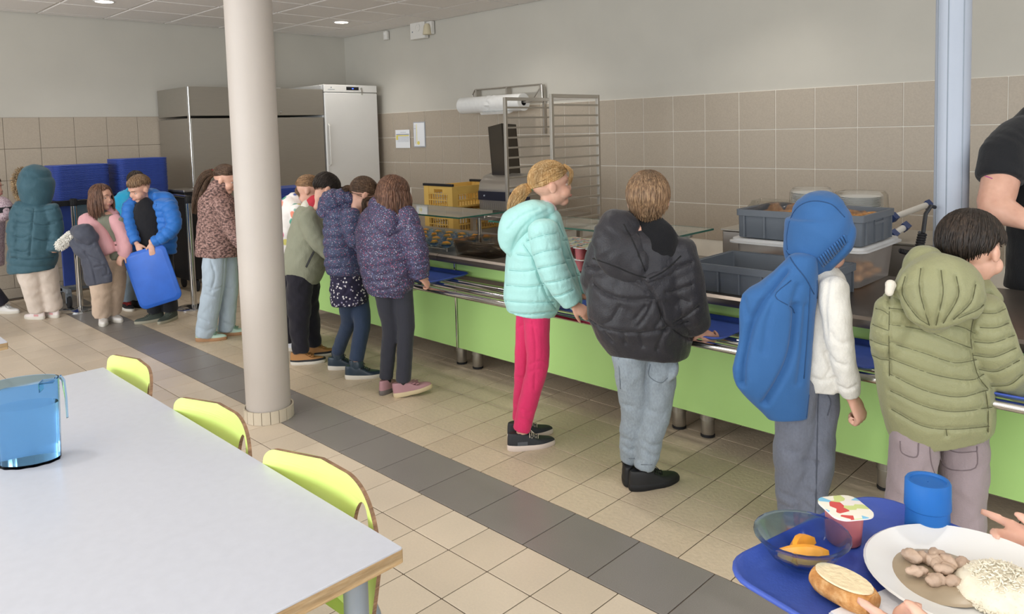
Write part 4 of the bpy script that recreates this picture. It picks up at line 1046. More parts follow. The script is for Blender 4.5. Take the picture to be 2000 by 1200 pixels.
M_skin = skin()
M_sole = plain('shoe_sole_white', '#d9d3c8', .6, var=.05)
def shoe(parent, c, heading, L=.215, upper=None, sole=None, lace=None, accent=None, hi=False, strap=0, lift=0, toe=None):
    """c: ground centre (local to parent); heading in degrees; lift raises the heel(+)/toe(-)"""
    c = Vector(c); a = R(heading); f = (FH*cos(a)+RH*sin(a)); r = f.cross(Z)
    M = Matrix(((r.x, f.x, 0, c.x), (r.y, f.y, 0, c.y), (0, 0, 1, c.z), (0, 0, 0, 1)))
    if lift:
        piv = Vector((0, (L*.30 if lift > 0 else -L*.42), 0)); M = M @ Matrix.Translation(piv) @ Matrix.Rotation(R(-lift), 4, 'X') @ Matrix.Translation(-piv)
    N = 9; W = .036*L/.215
    def hw(t): return W*(1.0 if False else (.80+.22*sin(pi*(t*.9+.06))+.10*math.exp(-((t-.70)/.18)**2)-.10*math.exp(-((t-.42)/.15)**2)))
    def outline(k, n=32, e=.0):
        pts = []
        for j in range(n):
            th = 2*pi*j/n; y = sin(th)*.5+.5; x = cos(th)
            x = math.copysign(abs(x)**.75, x); pts.append((x*(hw(y)+e)*k, (y-.5)*(L+2*e)))
        return pts
    o1 = outline(1.0)
    sl = MB().rings([[(x*.94, y*.97, .0) for x, y in o1], [(x*1.0, y, .004) for x, y in o1], [(x*1.03, y*1.01, .016+.010*max(0, -y/L)) for x, y in o1], [(x*.97, y*.985, .024+.012*max(0, -y/L)) for x, y in o1]], M=M)
    up = MB(); hgt = .105 if hi else .068
    rs = []
    n = 32
    levels = [(.018, 1.0, 0), (.032, .98, 0), (.046, .86, .02), (.058, .70, .04)] 
    base = outline(1.0, n, -.001)
    def topz(y):    # y from -L/2 heel to L/2 toe
        u = y/L+.5; return .034+.008+(.040*(1/(1+math.exp((u-.50)*13)))) 
    ringsz = []
    for q in range(7):
        t = q/6; ring = []
        for x, y in base:
            u = y/L+.5; zt = topz(y)
            shrink = 1-.50*t**2.2 if u > .5 else 1-.18*t**2-(.10*t**2)
            yy = y-(.16*L*t**2.5 if y > 0 else -.03*L*t**2)*(abs(y)/(L/2))
            if u > .8: yy = y-(y-.18*L)*t**2.2*.75
            ring.append((x*shrink, yy, .018+(zt-.018)*sin(t*pi/2)))
        ringsz.append(ring)
    up.rings(ringsz, M=M)
    # ankle collar
    cr = []
    for z_, k_ in ((.040, .92), (.062, .94), (hgt, .90), (hgt+.004, .84), (hgt-.002, .74)):
        cr.append([(W*.84*k_*cos(2*pi*j/24), -.20*L+W*1.22*k_*sin(2*pi*j/24)+(hgt-z_)*.12, z_+(.008 if sin(2*pi*j/24) < -.5 else 0)) for j in range(24)])
    up.rings(cr, M=M)
    # tongue
    up.rings([[(x, y, z) for x, y, z in q] for q in ([(-.016, .10*L, .050), (.016, .10*L, .050), (.016, .10*L, .058), (-.016, .10*L, .058)], [(-.015, -.04*L, .060), (.015, -.04*L, .060), (.015, -.035*L, .070), (-.015, -.035*L, .070)], [(-.013, -.10*L, hgt+.002), (.013, -.10*L, hgt+.002), (.013, -.085*L, hgt+.010), (-.013, -.085*L, hgt+.010)])], M=M)
    s = up.build('shoe', upper, parent, 40)
    sl.build('sole', sole or M_sole, s)
    if toe: MB().rings([[(x*1.012, y*1.005, .020+.001) for x, y in o1], [(x*1.005, y, .032) for x, y in o1], [(x*.95, y*.985, .034) for x, y in o1]], M=M).build('rand', toe, s)
    if accent: 
        for q in (-1, 1): MB().box(q*W*.98-.0015, q*W*.98+.0015, -.30*L, -.10*L, .028, .045, M=M @ Matrix.Rotation(R(-8*q), 4, 'Z')).build('side_patch', accent, s)
    if lace or strap:
        mb = MB(); k_ = 3 if strap else 5
        for i in range(strap or k_):
            y0 = .13*L-(.06 if strap else .036)*L*i*1.3; z0 = topz(y0)+.004
            wv = .55*W+.004*i; rr_ = .0022
            if strap: mb.box(-W*.86, W*.86, y0-.010, y0+.010, z0-.002, z0+.005, M=M, bev=.002)
            else: mb.tube([M @ Vector((-wv, y0, z0-.010)), M @ Vector((-wv*.5, y0+.002, z0+.001)), M @ Vector((0, y0+.004, z0+.004)), M @ Vector((wv*.5, y0, z0+.001)), M @ Vector((wv, y0-.004, z0-.010))], .0024, 5)
        if not strap:
            y0 = -.06*L; z0 = topz(y0)+.01
            for q in (-1, 1): mb.tube([M @ Vector((0, y0, z0)), M @ Vector((q*.018, y0+.008, z0+.010)), M @ Vector((q*.026, y0+.02, z0-.002)), M @ Vector((q*.008, y0+.010, z0-.002))], .002, 5)
        mb.build('straps' if strap else 'laces', lace, s)
    ank = M @ Vector((0, -.20*L, hgt)); return s, ank

class Fig:
    def __init__(s, base_px, label, base=None):
        s.base = px(base_px[0], base_px[1], 'Z', 0) if base is None else Vector(base)
        s.root = root('person', s.base, 0, label, 'person'); s.bb = Blob(); s.label = label
        n = FH; s.t0 = (s.base-CAM).dot(n)
    def P(s, x, y, d=0):
        """local point on the upright plane through the feet facing the camera, d metres nearer"""
        dr = FW+RT*((x-PX)/F)-UP*((y-PY)/F); t = (s.t0-d)/dr.dot(FH); return CAM+dr*t-s.base
    def G(s, x, y): return px(x, y, 'Z', 0)-s.base
    def m(s, w, p): return w*((p+s.base-CAM).dot(FW))/F
    def rows(s, rows, d=0, k=.8):
        """rows (x, y, half width px, [k], [d])"""
        out = []
        for r in rows:
            kk = r[3] if len(r) > 3 and r[3] else k; dd = r[4] if len(r) > 4 else d
            p = s.P(r[0], r[1], dd); out.append((p, s.m(r[2], p), kk))
        return out
    def dir(s, heading, down=0): a = R(heading); b = R(down); return (FH*cos(a)+RH*sin(a))*cos(b)-Z*sin(b)
    def leg(s, blob, hip, knee, shoe_px, hem, w, d0, heading, body=True, kk=1.0, lift=0, L=.215, hi=False, hem_y=None, **kw):
        """hip, knee px; w three half widths px; d0 hip depth"""
        g = s.G(*shoe_px); g.z = 0
        sh, ank = shoe(s.root, g, heading, L=L, hi=hi, lift=lift, **kw)
        ank = Vector(ank); d1 = s.t0-((ank+s.base-CAM).dot(FH))
        pk = s.P(knee[0], knee[1], d0*.5+d1*.5); ph = s.P(hip[0], hip[1], d0)
        az = Vector((ank.x, ank.y, hem)); mid = pk.lerp(az, .5)+Vector((0, 0, 0))
        s_ = s.m
        if getattr(s, 'lasthip', None):
            a_, wa = s.lasthip; wb = s_(w[0], ph); blob.chain([(a_+Z*.03, wa*.85, 1), ((a_+ph)/2+Z*.03, (wa+wb)*.47, 1), (ph+Z*.03, wb*.85, 1)], caps=(.5, .5)); s.lasthip = None
        else: s.lasthip = (ph, s_(w[0], ph))
        top = ph
        blob.chain([(top, s_(w[0], ph), kk), (top.lerp(pk, .5), s_((w[0]+w[1])/2*1.02, ph), kk), (pk, s_(w[1], pk), kk), (mid, s_((w[1]+w[2])/2, pk), kk), (az, s_(w[2], az), kk)], caps=(.5, 0))
        s.bb.chain([(ph, .05, 1), (pk, .036, 1), (pk.lerp(ank, .4), .034, 1), (ank, .026, 1), (ank-Z*.03, .022, 1)])
        return sh, ank
    def carve(s, o, paths, depth=.004, sig=.006, bulge=.5, pucker=0, plen=.022, pdepth=.0018, seed=1, stitch=None):
        '''press creases / quilting seams into a garment along lines found on its surface'''
        from mathutils.bvhtree import BVHTree
        from mathutils.kdtree import KDTree
        me = o.data; T = BVHTree.FromPolygons([v.co for v in me.vertices], [p.vertices for p in me.polygons]); org = CAM-s.base; rnd = random.Random(seed)
        def trace(path, n=10):
            a = sm([p for p in path], n); out = []
            for x, y in a[:, :2]:
                d = (FW+RT*((x-PX)/F)-UP*((y-PY)/F)).normalized(); h = T.ray_cast(org, d)
                out.append(h[0] if h[0] is not None else None)
            return out
        def dense(pts):
            r = []
            for a, b in zip(pts, pts[1:]):
                if a is None or b is None or (a-b).length > .05: continue
                n = max(1, int((a-b).length/.003)); r += [a.lerp(b, k/n) for k in range(n)]
            return r
        P_ = []; Q_ = []
        for path in paths:
            d = dense(trace(path)); P_ += d
            if pucker and len(d) > 4:
                for k in range(int(len(d)*.003*pucker/.02)):
                    c = rnd.choice(d); L_ = plen*rnd.uniform(.5, 1.3); tl = Vector((rnd.uniform(-.4, .4), rnd.uniform(-.4, .4), rnd.choice((-1, 1)))).normalized()
                    Q_ += [c+tl*L_*q/6 for q in range(7)]
        def disp(pts, dep, sg, bl):
            if not pts: return
            kd = KDTree(len(pts))
            for i, p in enumerate(pts): kd.insert(p, i)
            kd.balance(); n = len(me.vertices); dd = np.empty(n)
            for i, v in enumerate(me.vertices): dd[i] = kd.find(v.co)[2]
            no = np.empty(n*3); me.vertices.foreach_get('normal', no); co = np.empty(n*3); me.vertices.foreach_get('co', co)
            a = -dep*(1+.5*bl)*np.exp(-(dd/sg)**2)+bl*.55*dep*np.exp(-((dd-3.4*sg)/(2.6*sg))**2)
            co = co.reshape(-1, 3)+no.reshape(-1, 3)*a[:, None]; me.vertices.foreach_set('co', co.ravel()); me.update()
        disp(P_, depth, sig, bulge); disp(Q_, pdepth, .0042, .3)
        if stitch: s.draw(o, paths, .0011, 'stitching', stitch, .0006, parent=o)
        return o
    def draw(s, objs, paths, r=.0025, name='seam', mat=None, lift=.0, parent=None, close=False):
        '''thin raised line lying on the surface of a garment'''
        from mathutils.bvhtree import BVHTree
        trees = [BVHTree.FromPolygons([v.co for v in o.data.vertices], [p.vertices for p in o.data.polygons]) for o in (objs if isinstance(objs, (list, tuple)) else [objs])]
        mb = MB(); org = CAM-s.base
        for path in paths:
            pts = []
            a = sm([p+(0,)*(2-len(p)) for p in path], 4)
            for x, y in a[:, :2]:
                d = (FW+RT*((x-PX)/F)-UP*((y-PY)/F)).normalized(); best = None
                for t in trees:
                    h = t.ray_cast(org, d)
                    if h[0] is not None and (best is None or h[3] < best[1]): best = (h[0]+h[1]*lift, h[3])
                if best: pts.append(best[0])
                elif len(pts) > 1: mb.tube(pts, r, 6); pts = []
            if len(pts) > 1: mb.tube(pts, r, 6)
        if mb.v: return mb.build(name, mat, parent or s.root, 0)
    def finish(s, voxel=.006, dec=.45):
        return s.bb.build('body', M_skin, s.root, voxel, 1, 0, dec=dec)
def torso(f, blob, rows, d=0, k=.8, puff=0, off=0, amp=.010, bodyk=.72, caps=(.5, 0)):
    r = f.rows(rows, d, k); blob.chain(r, puff=puff, off=off, amp=amp, caps=caps, n=28)
    f.bb.chain([(p, w*bodyk, kk) for p, w, kk in r[1:-1]], n=16, sub=2, caps=(1, .1)); return r
def arm(f, blob, pts, puff=0, off=0, amp=.009, k=1.0, caps=(.7, .15), body=.62, ext=0.0):
    """pts (x, y, d, half width px) shoulder to wrist; returns wrist point and direction"""
    r = []
    for x, y, d, w in pts:
        p = f.P(x, y, d); r.append((p, f.m(w, p), k))
    blob.chain(r, puff=puff, off=off, amp=amp, caps=caps, n=20)
    d_ = (r[-1][0]-r[-2][0]).normalized(); wr = r[-1][0]+d_*(.012+ext)
    f.bb.chain([(p, min(w*body, .036 if i == 0 else .028), 1) for i, (p, w, kk) in enumerate(r)]+[(wr, .0195, .9)], n=14, sub=2)
    return wr, d_

H_brown = streaks('hair_brown', '#3a2b22', '#5b4636', '#7a6250')
H_light = streaks('hair_light_brown', '#5e4734', '#8a6b4e', '#ab8a66')
H_dark = streaks('hair_dark', '#16120f', '#2b231e', '#453930')
H_blond = streaks('hair_blond', '#8a673e', '#b8925f', '#dcc094')
H_chest = streaks('hair_chestnut', '#402a20', '#66483a', '#8d6a54')
H_mid = streaks('hair_mid', '#4a3526', '#7b6048', '#a58a6a')
FL = ['#53608a', '#a8607c', '#b5b5c6', '#3d4462', '#5c6a94', '#9c4a68', '#444e72', '#7d88ab']

# --- 1 teal hooded coat with fur edge
f = Fig((85, 628), 'person in a teal quilted coat with a fur-edged hood up, seen from behind')
J = fabric('teal_coat_fabric', '#3a5c69', .6, 200, .4, 8)
b = Blob()
torso(f, b, [(70, 392, 26, .8), (68, 405, 38, .8), (67, 440, 42, .85), (66, 480, 44, .9), (63, 515, 43, .95), (64, 528, 42, .95)], puff=.105, amp=.006)
arm(f, b, [(42, 408, .06, 17), (32, 452, .10, 17), (36, 500, .12, 14)], puff=.105, amp=.006, body=.4)
arm(f, b, [(100, 408, .02, 15), (109, 445, .0, 14), (106, 490, .05, 12)], puff=.105, amp=.006, body=.4)
ct = b.build('coat', J, f.root, .008, 3, .003)
f.carve(ct, [[(28, 430), (45, 436), (66, 432)], [(26, 460), (42, 464), (60, 458)], [(28, 488), (44, 492), (58, 488)], [(66, 436), (85, 440), (108, 436)], [(66, 466), (86, 470), (108, 468)], [(24, 504), (60, 508), (106, 503)], [(66, 408), (62, 450), (58, 500)], [(50, 410), (75, 414), (104, 408)]], .006, .008, .5, .6, stitch=plain('teal_stitch', '#24404a', .8))
hd = Head(f.P(66, 362, .0), -78, 5, 0, .21); hd.body(f.bb); hd.features(f.root)
b = Blob(); b.chain(f.rows([(74, 404, 22, 1.0), (72, 388, 27, 1.05), (71, 364, 32, 1.1), (70, 348, 30, 1.05), (71, 341, 27, 1)], d=-.0), n=24, caps=(1, .75)); b.build('hood', J, f.root, .009, 4, .003)
fur = streaks('hood_fur', '#6b5540', '#a08768', '#cdb894', .9, (40, 40, 12))
mb = MB(); rnd = random.Random(5); ring = [hd.p(.098*cos(a), .074, .006+.126*sin(a)) for a in [2*pi*q/40 for q in range(41)]]
for q in range(1100):
    i = rnd.randrange(40); p = ring[i].lerp(ring[i+1], rnd.random()); o_ = (p-hd.p(0, .05, .01)).normalized(); d_ = (o_*rnd.uniform(.1, 1)+hd.f*rnd.uniform(-.2, .7)+Vector([rnd.uniform(-.5, .5) for _ in range(3)])).normalized()
    L_ = rnd.uniform(.025, .052); mb.tube([p-d_*.004, p+d_*L_*.5, p+d_*L_+Vector((0, 0, -.008))], [.0040, .003, .0006], 4)
for i in range(40): mb.tube([ring[i], ring[i+1]], .014, 6)
mb.build('fur_trim', fur, f.root, 0)
b = Blob(); P1 = fabric('cream_joggers', '#e0d2c6', .9, 200, .4, 7)
f.leg(b, (58, 522), (66, 565), (68, 623), .075, (25, 20, 16), .04, -75, upper=plain('pink_white_leather', '#e8dcd8', .5), accent=plain('pink_patch', '#dda4a4', .5), lace=M_white, L=.21)
f.leg(b, (88, 522), (96, 562), (101, 619), .075, (22, 19, 16), -.02, -60, upper=plain('pink_white_leather', '#e8dcd8', .5), accent=plain('pink_patch', '#dda4a4', .5), lace=M_white, L=.21)
b.build('trousers', P1, f.root, .010, 3, .004); f.finish(.0065, .35)

# --- 2 girl in the pink waistcoat
f = Fig((212, 640), 'person with long brown hair in a pink waistcoat, a dark coat over one arm')
b = Blob(); S = fabric('grey_green_shirt', '#7d7f70', .9)
torso(f, b, [(200, 416, 14, .9), (202, 428, 28, .75), (212, 455, 28, .75), (222, 485, 27, .8), (222, 505, 27, .8)], k=.75, bodyk=.8)
arm(f, b, [(172, 432, .05, 11), (166, 462, .10, 10), (172, 490, .16, 8)], body=.7)
w_, d_ = arm(f, b, [(232, 432, .03, 11), (244, 462, .02, 10), (240, 492, .08, 8)], body=.7)
b.build('shirt', S, f.root, .009, 2, .003)
hand(f.bb, w_, d_+RH*-.3, -FH*-1, 1, .9, 50)
PV = fabric('pink_waistcoat', '#d5a0a4', .7, 200, .4, 8)
b = Blob(); b.chain(f.rows([(170, 425, 17, .9, .02), (176, 440, 22, .9, .05), (190, 462, 23, .8, .08), (203, 484, 21, .7, .09), (209, 497, 19, .7, .09)]), caps=(.4, .2), n=20)
b.chain(f.rows([(222, 426, 13, .9, .02), (232, 445, 13, .9, .05), (242, 470, 14, .8, .06), (245, 492, 13, .8, .07), (240, 500, 14, .7, .07)]), caps=(.4, .2), n=20)
b.chain(f.rows([(180, 422, 14, .9, -.03), (205, 418, 20, .9, -.05), (226, 424, 12, .9, -.03)]), caps=(.4, .4), n=16)
b.build('waistcoat', PV, f.root, .009, 3, .003)
hd = Head(f.P(198, 385, .02), 105, 4, 0, .20); hd.body(f.bb); hd.features(f.root)
hd.hair(f.root, H_chest, 'long', .20, 2, front=52, back=112, side=88, nl=300, gap=True)
b = Blob(); f.leg(b, (204, 500), (200, 558), (202, 634), .075, (24, 22, 18), .04, 150, upper=plain('white_trainer', '#e4e0dc', .5), accent=plain('pink_patch', '#dda4a4', .5), lace=M_white, L=.205)
f.leg(b, (225, 500), (224, 555), (226, 628), .075, (21, 20, 16), -.02, 125, upper=plain('white_trainer', '#e4e0dc', .5), accent=M_whitep, lace=M_white, L=.205)
b.chain(f.rows([(214, 488, 26, .8), (214, 508, 29, .8)]), caps=(.3, .5)); b.build('trousers', fabric('beige_trousers', '#d3bba6', .9), f.root, .010, 3, .004); f.finish(.0065, .4)
# coat carried over the arm
DC = fabric('dark_slate_coat', '#474a57', .6, 200, .4, 9)
r_ = root('carried_coat', f.base, 0, 'dark slate coat with white fur hood hanging over the arm of the pink waistcoat wearer', 'coat')
b = Blob(); b.chain(f.rows([(166, 470, 20, .55, .20), (176, 492, 22, .45, .21), (184, 515, 25, .38, .21), (191, 540, 28, .34, .20), (194, 555, 26, .34, .20)]), caps=(.6, .1), n=28)
b.chain(f.rows([(150, 452, 12, 1, .20), (162, 456, 21, .9, .21), (176, 466, 17, .9, .2)]), n=20)
b.chain(f.rows([(146, 474, 10, .9, .21), (158, 490, 12, .9, .22), (170, 500, 10, .8, .22)]), n=16)
cb = b.build('coat_body', DC, r_, .007, 3, .003)
f.carve(cb, [[(166, 492), (178, 515), (188, 556)], [(172, 500), (198, 512)], [(180, 524), (206, 520), (210, 536)], [(176, 545), (216, 536)], [(150, 470), (168, 480), (182, 478)]], .006, .006, .4, .6)
MB().tube([f.P(146, 440, .2), f.P(150, 446, .21), f.P(158, 452, .22)], .006, 6).build('hanging_loop', DC, r_)
mb = MB(); rnd = random.Random(8)
for q in range(3):
    mb.sphere(f.P(119+10*q, 478-9*q, .2), .034, n=12, m=8)
for q in range(1500):
    u_ = rnd.random(); d_ = Vector([rnd.uniform(-1, 1) for _ in range(3)]).normalized(); c = f.P(118+22*u_, 479-19*u_, .2)+d_*.032
    mb.tube([c, c+d_*.009, c+d_*.016+Vector((0, 0, -.004))], [.004, .003, .001], 4)
mb.build('white_fur', plain('white_fur', '#e8e4dc', .95), r_, 0)

# --- 3 boy in turquoise behind
f = Fig((262, 606), 'person in a turquoise jacket with dark hair, mostly hidden behind the bright blue jacket')
TQ = fabric('turquoise_jacket', '#1e9cc6', .55, 200, .4, 9)
b = Blob(); torso(f, b, [(262, 376, 16, .9), (258, 388, 30, .8), (256, 420, 33, .8), (258, 460, 33, .8), (262, 480, 32, .8)], puff=.07, amp=.004)
arm(f, b, [(232, 392, .03, 13), (228, 425, .05, 13), (240, 460, .12, 11)], body=.5); arm(f, b, [(285, 392, 0, 13), (290, 425, .05, 12), (285, 460, .1, 11)], body=.5)
b.build('jacket', TQ, f.root, .010, 2, .003)
hd = Head(f.P(266, 357, .0), -20, 10, 0, .20); hd.body(f.bb); hd.hair(f.root, H_dark, 'short', 0, 3, front=70, back=112, side=90, nl=120)
b = Blob(); f.leg(b, (250, 475), (248, 535), (250, 606), .08, (17, 15, 13), .02, 130, upper=M_black, sole=M_sole, lace=plain('red_lace', '#c23a3a', .6), L=.21)
f.leg(b, (272, 475), (268, 530), (272, 600), .08, (17, 15, 13), -.02, 110, upper=M_black, sole=M_black, lace=M_black, L=.21)
b.build('trousers', fabric('grey_jeans', '#8593a0', .9), f.root, .011, 2, .003); f.finish(.008, .4)

# --- 4 boy in bright blue jacket with a tray
f = Fig((308, 633), 'person in a bright blue puffer jacket over black jumper, holding a blue tray upright')
b = Blob(); torso(f, b, [(291, 396, 12, 1), (288, 404, 24, .8), (287, 420, 30, .75), (291, 460, 29, .75), (298, 492, 29, .8)], bodyk=.66)
b.chain(f.rows([(283, 396, 12, 1, .01), (284, 404, 16, 1, .01)]), n=16)
b.build('jumper', fabric('black_jumper', '#1f1f23', .95), f.root, .009, 2, .002)
BJ = fabric('bright_blue_puffer', '#2c71c4', .5, 200, .4, 9)
b = Blob(); b.chain(f.rows([(257, 398, 12, 1, .02), (254, 425, 13, 1.1, .03), (256, 455, 13, 1.2, .04), (262, 482, 11, 1.2, .04)]), puff=.055, amp=.006, n=18)
b.chain(f.rows([(320, 396, 20, .9, .0), (323, 425, 22, .9, -.02), (325, 460, 20, .9, -.02), (326, 494, 18, .9, -.02)]), puff=.055, amp=.006, n=20, caps=(.5, .1))
b.chain(f.rows([(262, 392, 12, 1, -.06), (290, 384, 18, .9, -.08), (316, 392, 14, 1, -.06)]), n=16)
b.chain(f.rows([(290, 400, 34, .35, -.10), (292, 440, 38, .35, -.11), (296, 490, 36, .35, -.10)]), puff=.055, amp=.006, n=22)
w1, d1 = arm(f, b, [(252, 402, .03, 13), (252, 440, .08, 13), (266, 474, .13, 10)], puff=.055, amp=.006, body=.42)
w2, d2 = arm(f, b, [(330, 404, .02, 16), (340, 440, .08, 15), (318, 464, .14, 13), (298, 474, .16, 10)], puff=.055, amp=.006, body=.42)
bj = b.build('jacket', BJ, f.root, .007, 2, .003)
f.draw(bj, [[(306, 395), (300, 430), (292, 465)], [(262, 395), (264, 430), (268, 460)]], .0025, 'zip', plain('zip_blue', '#2a5a9a', .5))
b = Blob(); b.chain(f.rows([(306, 384, 10, 1, -.02), (322, 388, 15, 1, -.06), (336, 398, 11, 1, -.05)]), n=16); b.build('hood', BJ, f.root, .009, 3, .003)
b = Blob(); b.chain(f.rows([(292, 382, 9, 1, -.08), (299, 376, 10, 1, -.10), (303, 384, 9, 1, -.08)]), n=14); b.build('inner_hood', fabric('black_fleece', '#17171a', 1.0), f.root, .009, 3, .004)
pn = -(-FH)  # palms face away from the camera, onto the tray
hand(f.bb, w1, RH*.45-Z*1.0+FH*-.05, FH, 1, .95, 14, thumb=38); hand(f.bb, w2, RH*.1-Z*.9-FH*.1, FH, -1, .95, 30, thumb=50)
hd = Head(f.P(272, 368, .03), -148, 28, 8, .205); hd.body(f.bb); hd.features(f.root)
hd.hair(f.root, H_mid, 'short', 0, 4, front=66, back=105, side=72, nl=300, part=.3, vol=1.03)
b = Blob(); f.leg(b, (290, 488), (296, 545), (292, 630), .08, (18, 16, 14), .03, -120, upper=plain('dark_green_canvas', '#49504a', .8), sole=plain('sole_khaki', '#a5a08e', .7), lace=plain('lace_khaki', '#5e6458', .8), L=.225)
f.leg(b, (318, 488), (325, 545), (328, 628), .08, (18, 16, 14), -.03, -165, upper=plain('dark_green_canvas', '#49504a', .8), sole=plain('sole_khaki', '#a5a08e', .7), lace=plain('lace_khaki', '#5e6458', .8), L=.225)
b.build('trousers', fabric('black_trousers', '#232429', .95), f.root, .010, 2, .003); f.finish(.0058, .5)
# tray: corners seen in the photograph -> centre and axes on an upright plane in front of him
A, B_, C_, D_ = [f.P(x, y, .17)+f.base for x, y in ((240, 505), (322, 478), (351, 580), (272, 604))]
ctr = (A+B_+C_+D_)/4; ux = ((B_-A)+(C_-D_)).normalized(); uy = ((A-D_)+(B_-C_)).normalized(); uz = ux.cross(uy).normalized(); uy = uz.cross(ux)
ctr = ctr+uz*.0
me_tb = tray_mesh('held_tray', .46, .35); me_tb.materials.append(M_blue2); me_tb.shade_smooth()
Mt = Matrix(((uy.x, ux.x, -uz.x, ctr.x), (uy.y, ux.y, -uz.y, ctr.y), (uy.z, ux.z, -uz.z, ctr.z), (0, 0, 0, 1)))
o = bpy.data.objects.new('meal_tray', me_tb); col.objects.link(o); o.matrix_world = Mt; tag(o, 'bright blue tray held upright by the boy in the bright blue jacket', 'tray')

# --- 5 ponytail girl
f = Fig((432, 660), 'person with a long brown ponytail, mauve-brown patterned jacket and pale jeans')
g = NT('leopard_jacket'); n1 = g.noise(g.coord((1, 1, 1.6)), 55, 4, .6); g.l(g.ramp(n1.outputs[0], [(.42, lin('#4d3a38')), (.5, lin('#8a6a62')), (.62, lin('#a98880'))]), g.b.inputs['Base Color']); g.b.inputs['Roughness'].default_value = .8; g.bump(n1.outputs[0], .3, .01); LJ = g.m
b = Blob(); torso(f, b, [(425, 376, 24, 1.1), (424, 394, 34, 1.2), (425, 425, 36, 1.15), (427, 460, 41, 1.0), (427, 485, 43, .95), (427, 499, 43, .95)], puff=0)
w1, d1 = arm(f, b, [(432, 398, .12, 18), (450, 445, .13, 17), (474, 478, .14, 13), (482, 488, .14, 11)])
arm(f, b, [(440, 398, -.12, 16), (460, 445, -.1, 15), (485, 480, -.06, 12)])
b.build('jacket', LJ, f.root, .009, 3, .004)
b = Blob(); b.chain(f.rows([(426, 384, 24, 1.1), (428, 370, 22, 1.1), (436, 360, 17, 1.1)]), n=20); b.build('hood', LJ, f.root, .009, 3, .003)
hand(f.bb, w1, RH*.9-Z*.2, -Z, 1, .95, 35)
hd = Head(f.P(441, 350, .0), 92, 20, 0, .205); hd.body(f.bb); hd.features(f.root)
tp = f.P(417, 336, 0); hd.hair(f.root, H_brown, 'tied', 0, 5, front=62, back=112, side=84, nl=260, tail=tp)
tail_hair(f.root, H_brown, [tp, f.P(402, 345, .01), f.P(392, 368, .03), f.P(385, 395, .05), f.P(381, 418, .05)], .046, 6, 90)
MB().tube([tp+Vector((0, 0, .004)), tp-RH*.012], .018, 12).build('scrunchie', plain('coral_band', '#e0606a', .7), f.root)
b = Blob(); LJN = fabric('pale_jeans', '#b3c2cf', .9, 220, .5, 12)
f.leg(b, (420, 492), (416, 562), (413, 665), .035, (23, 20.5, 18.5), .06, 82, upper=plain('mint_suede', '#b9d2c4', .7), sole=plain('gum_sole', '#b48a66', .6), lace=plain('green_strap', '#7f9c8c', .7), strap=3, L=.225)
f.leg(b, (440, 492), (447, 562), (455, 654), .035, (21, 18, 15), -.06, 76, upper=plain('mint_suede', '#b9d2c4', .7), sole=plain('gum_sole', '#b48a66', .6), lace=plain('green_strap', '#7f9c8c', .7), strap=3, L=.225)
jn = b.build('jeans', LJN, f.root, .007, 3, .003)
f.carve(jn, [[(404, 560), (418, 566), (436, 560)], [(400, 575), (418, 582)], [(388, 640), (404, 646), (418, 642)], [(390, 622), (406, 630)], [(434, 560), (452, 566)], [(436, 630), (454, 636)], [(412, 510), (420, 540), (412, 570)], [(438, 508), (436, 550), (430, 600)]], .005, .008, .5); f.finish(.006, .45)

# --- 6 girl in colourful floral coat (behind the column)
f = Fig((574, 684), 'person in a bright multicoloured floral coat half hidden behind the column')
CJ = dots('bright_floral', '#eae4e0', ['#e8a04c', '#d95f8f', '#57a08a', '#4a5a9c', '#ece6e0', '#e58a72', '#c9c06a', '#f0e9e6'], 17, .45, .7)
b = Blob(); torso(f, b, [(578, 384, 14, 1), (574, 400, 27, 1.1), (568, 440, 31, 1.1), (562, 480, 32, 1.1), (562, 515, 33, 1.1)], puff=.07, amp=.005)
arm(f, b, [(580, 408, .10, 15), (592, 450, .12, 14), (618, 475, .1, 11)]); arm(f, b, [(580, 408, -.1, 15), (598, 445, -.1, 14), (622, 470, -.08, 11)])
b.build('coat', CJ, f.root, .010, 3, .003)
hd = Head(f.P(603, 371, .0), 75, 25, 0, .195); hd.body(f.bb); hd.hair(f.root, H_light, 'tied', 0, 7, front=64, back=112, side=86, nl=180, tail=f.P(588, 362, 0)); tail_hair(f.root, H_light, [f.P(590, 362, 0), f.P(583, 372, 0), f.P(584, 392, .02)], .025, 4, 40)
b = Blob(); f.leg(b, (568, 505), (568, 585), (572, 684), .06, (20, 17, 14), .04, 85, upper=plain('white_patterned_leather', '#dcdce4', .5), sole=M_sole, lace=M_white, L=.2)
f.leg(b, (578, 505), (585, 580), (588, 676), .06, (20, 17, 14), -.04, 85, upper=plain('white_patterned_leather', '#dcdce4', .5), sole=M_sole, lace=M_white, L=.2)
b.build('trousers', fabric('dark_trousers', '#26242e', .95), f.root, .011, 2, .003); f.finish(.008, .4)

# --- 7 boy in khaki
f = Fig((612, 705), 'person with cropped dark hair in a sage khaki jacket bending over the counter')
KJ = fabric('khaki_jacket', '#8b8c78', .7, 200, .5, 8)
b = Blob(); torso(f, b, [(612, 402, 15, 1.1), (604, 418, 27, 1.25), (601, 445, 34, 1.2), (598, 480, 38, 1.1), (596, 515, 41, 1.0), (592, 535, 38, 1.0), (589, 545, 32, 1.0)])
w1, d1 = arm(f, b, [(600, 425, .13, 21), (617, 465, .16, 19), (645, 498, .16, 14), (660, 512, .15, 11)])
arm(f, b, [(612, 425, -.13, 19), (630, 465, -.12, 17), (660, 500, -.1, 12)])
b.build('jacket', KJ, f.root, .009, 3, .004)
b = Blob(); b.chain(f.rows([(607, 404, 15, 1.1), (616, 396, 16, 1.1)]), n=18); b.build('collar', plain('red_collar_lining', '#b92f3e', .8), f.root, .008, 2)
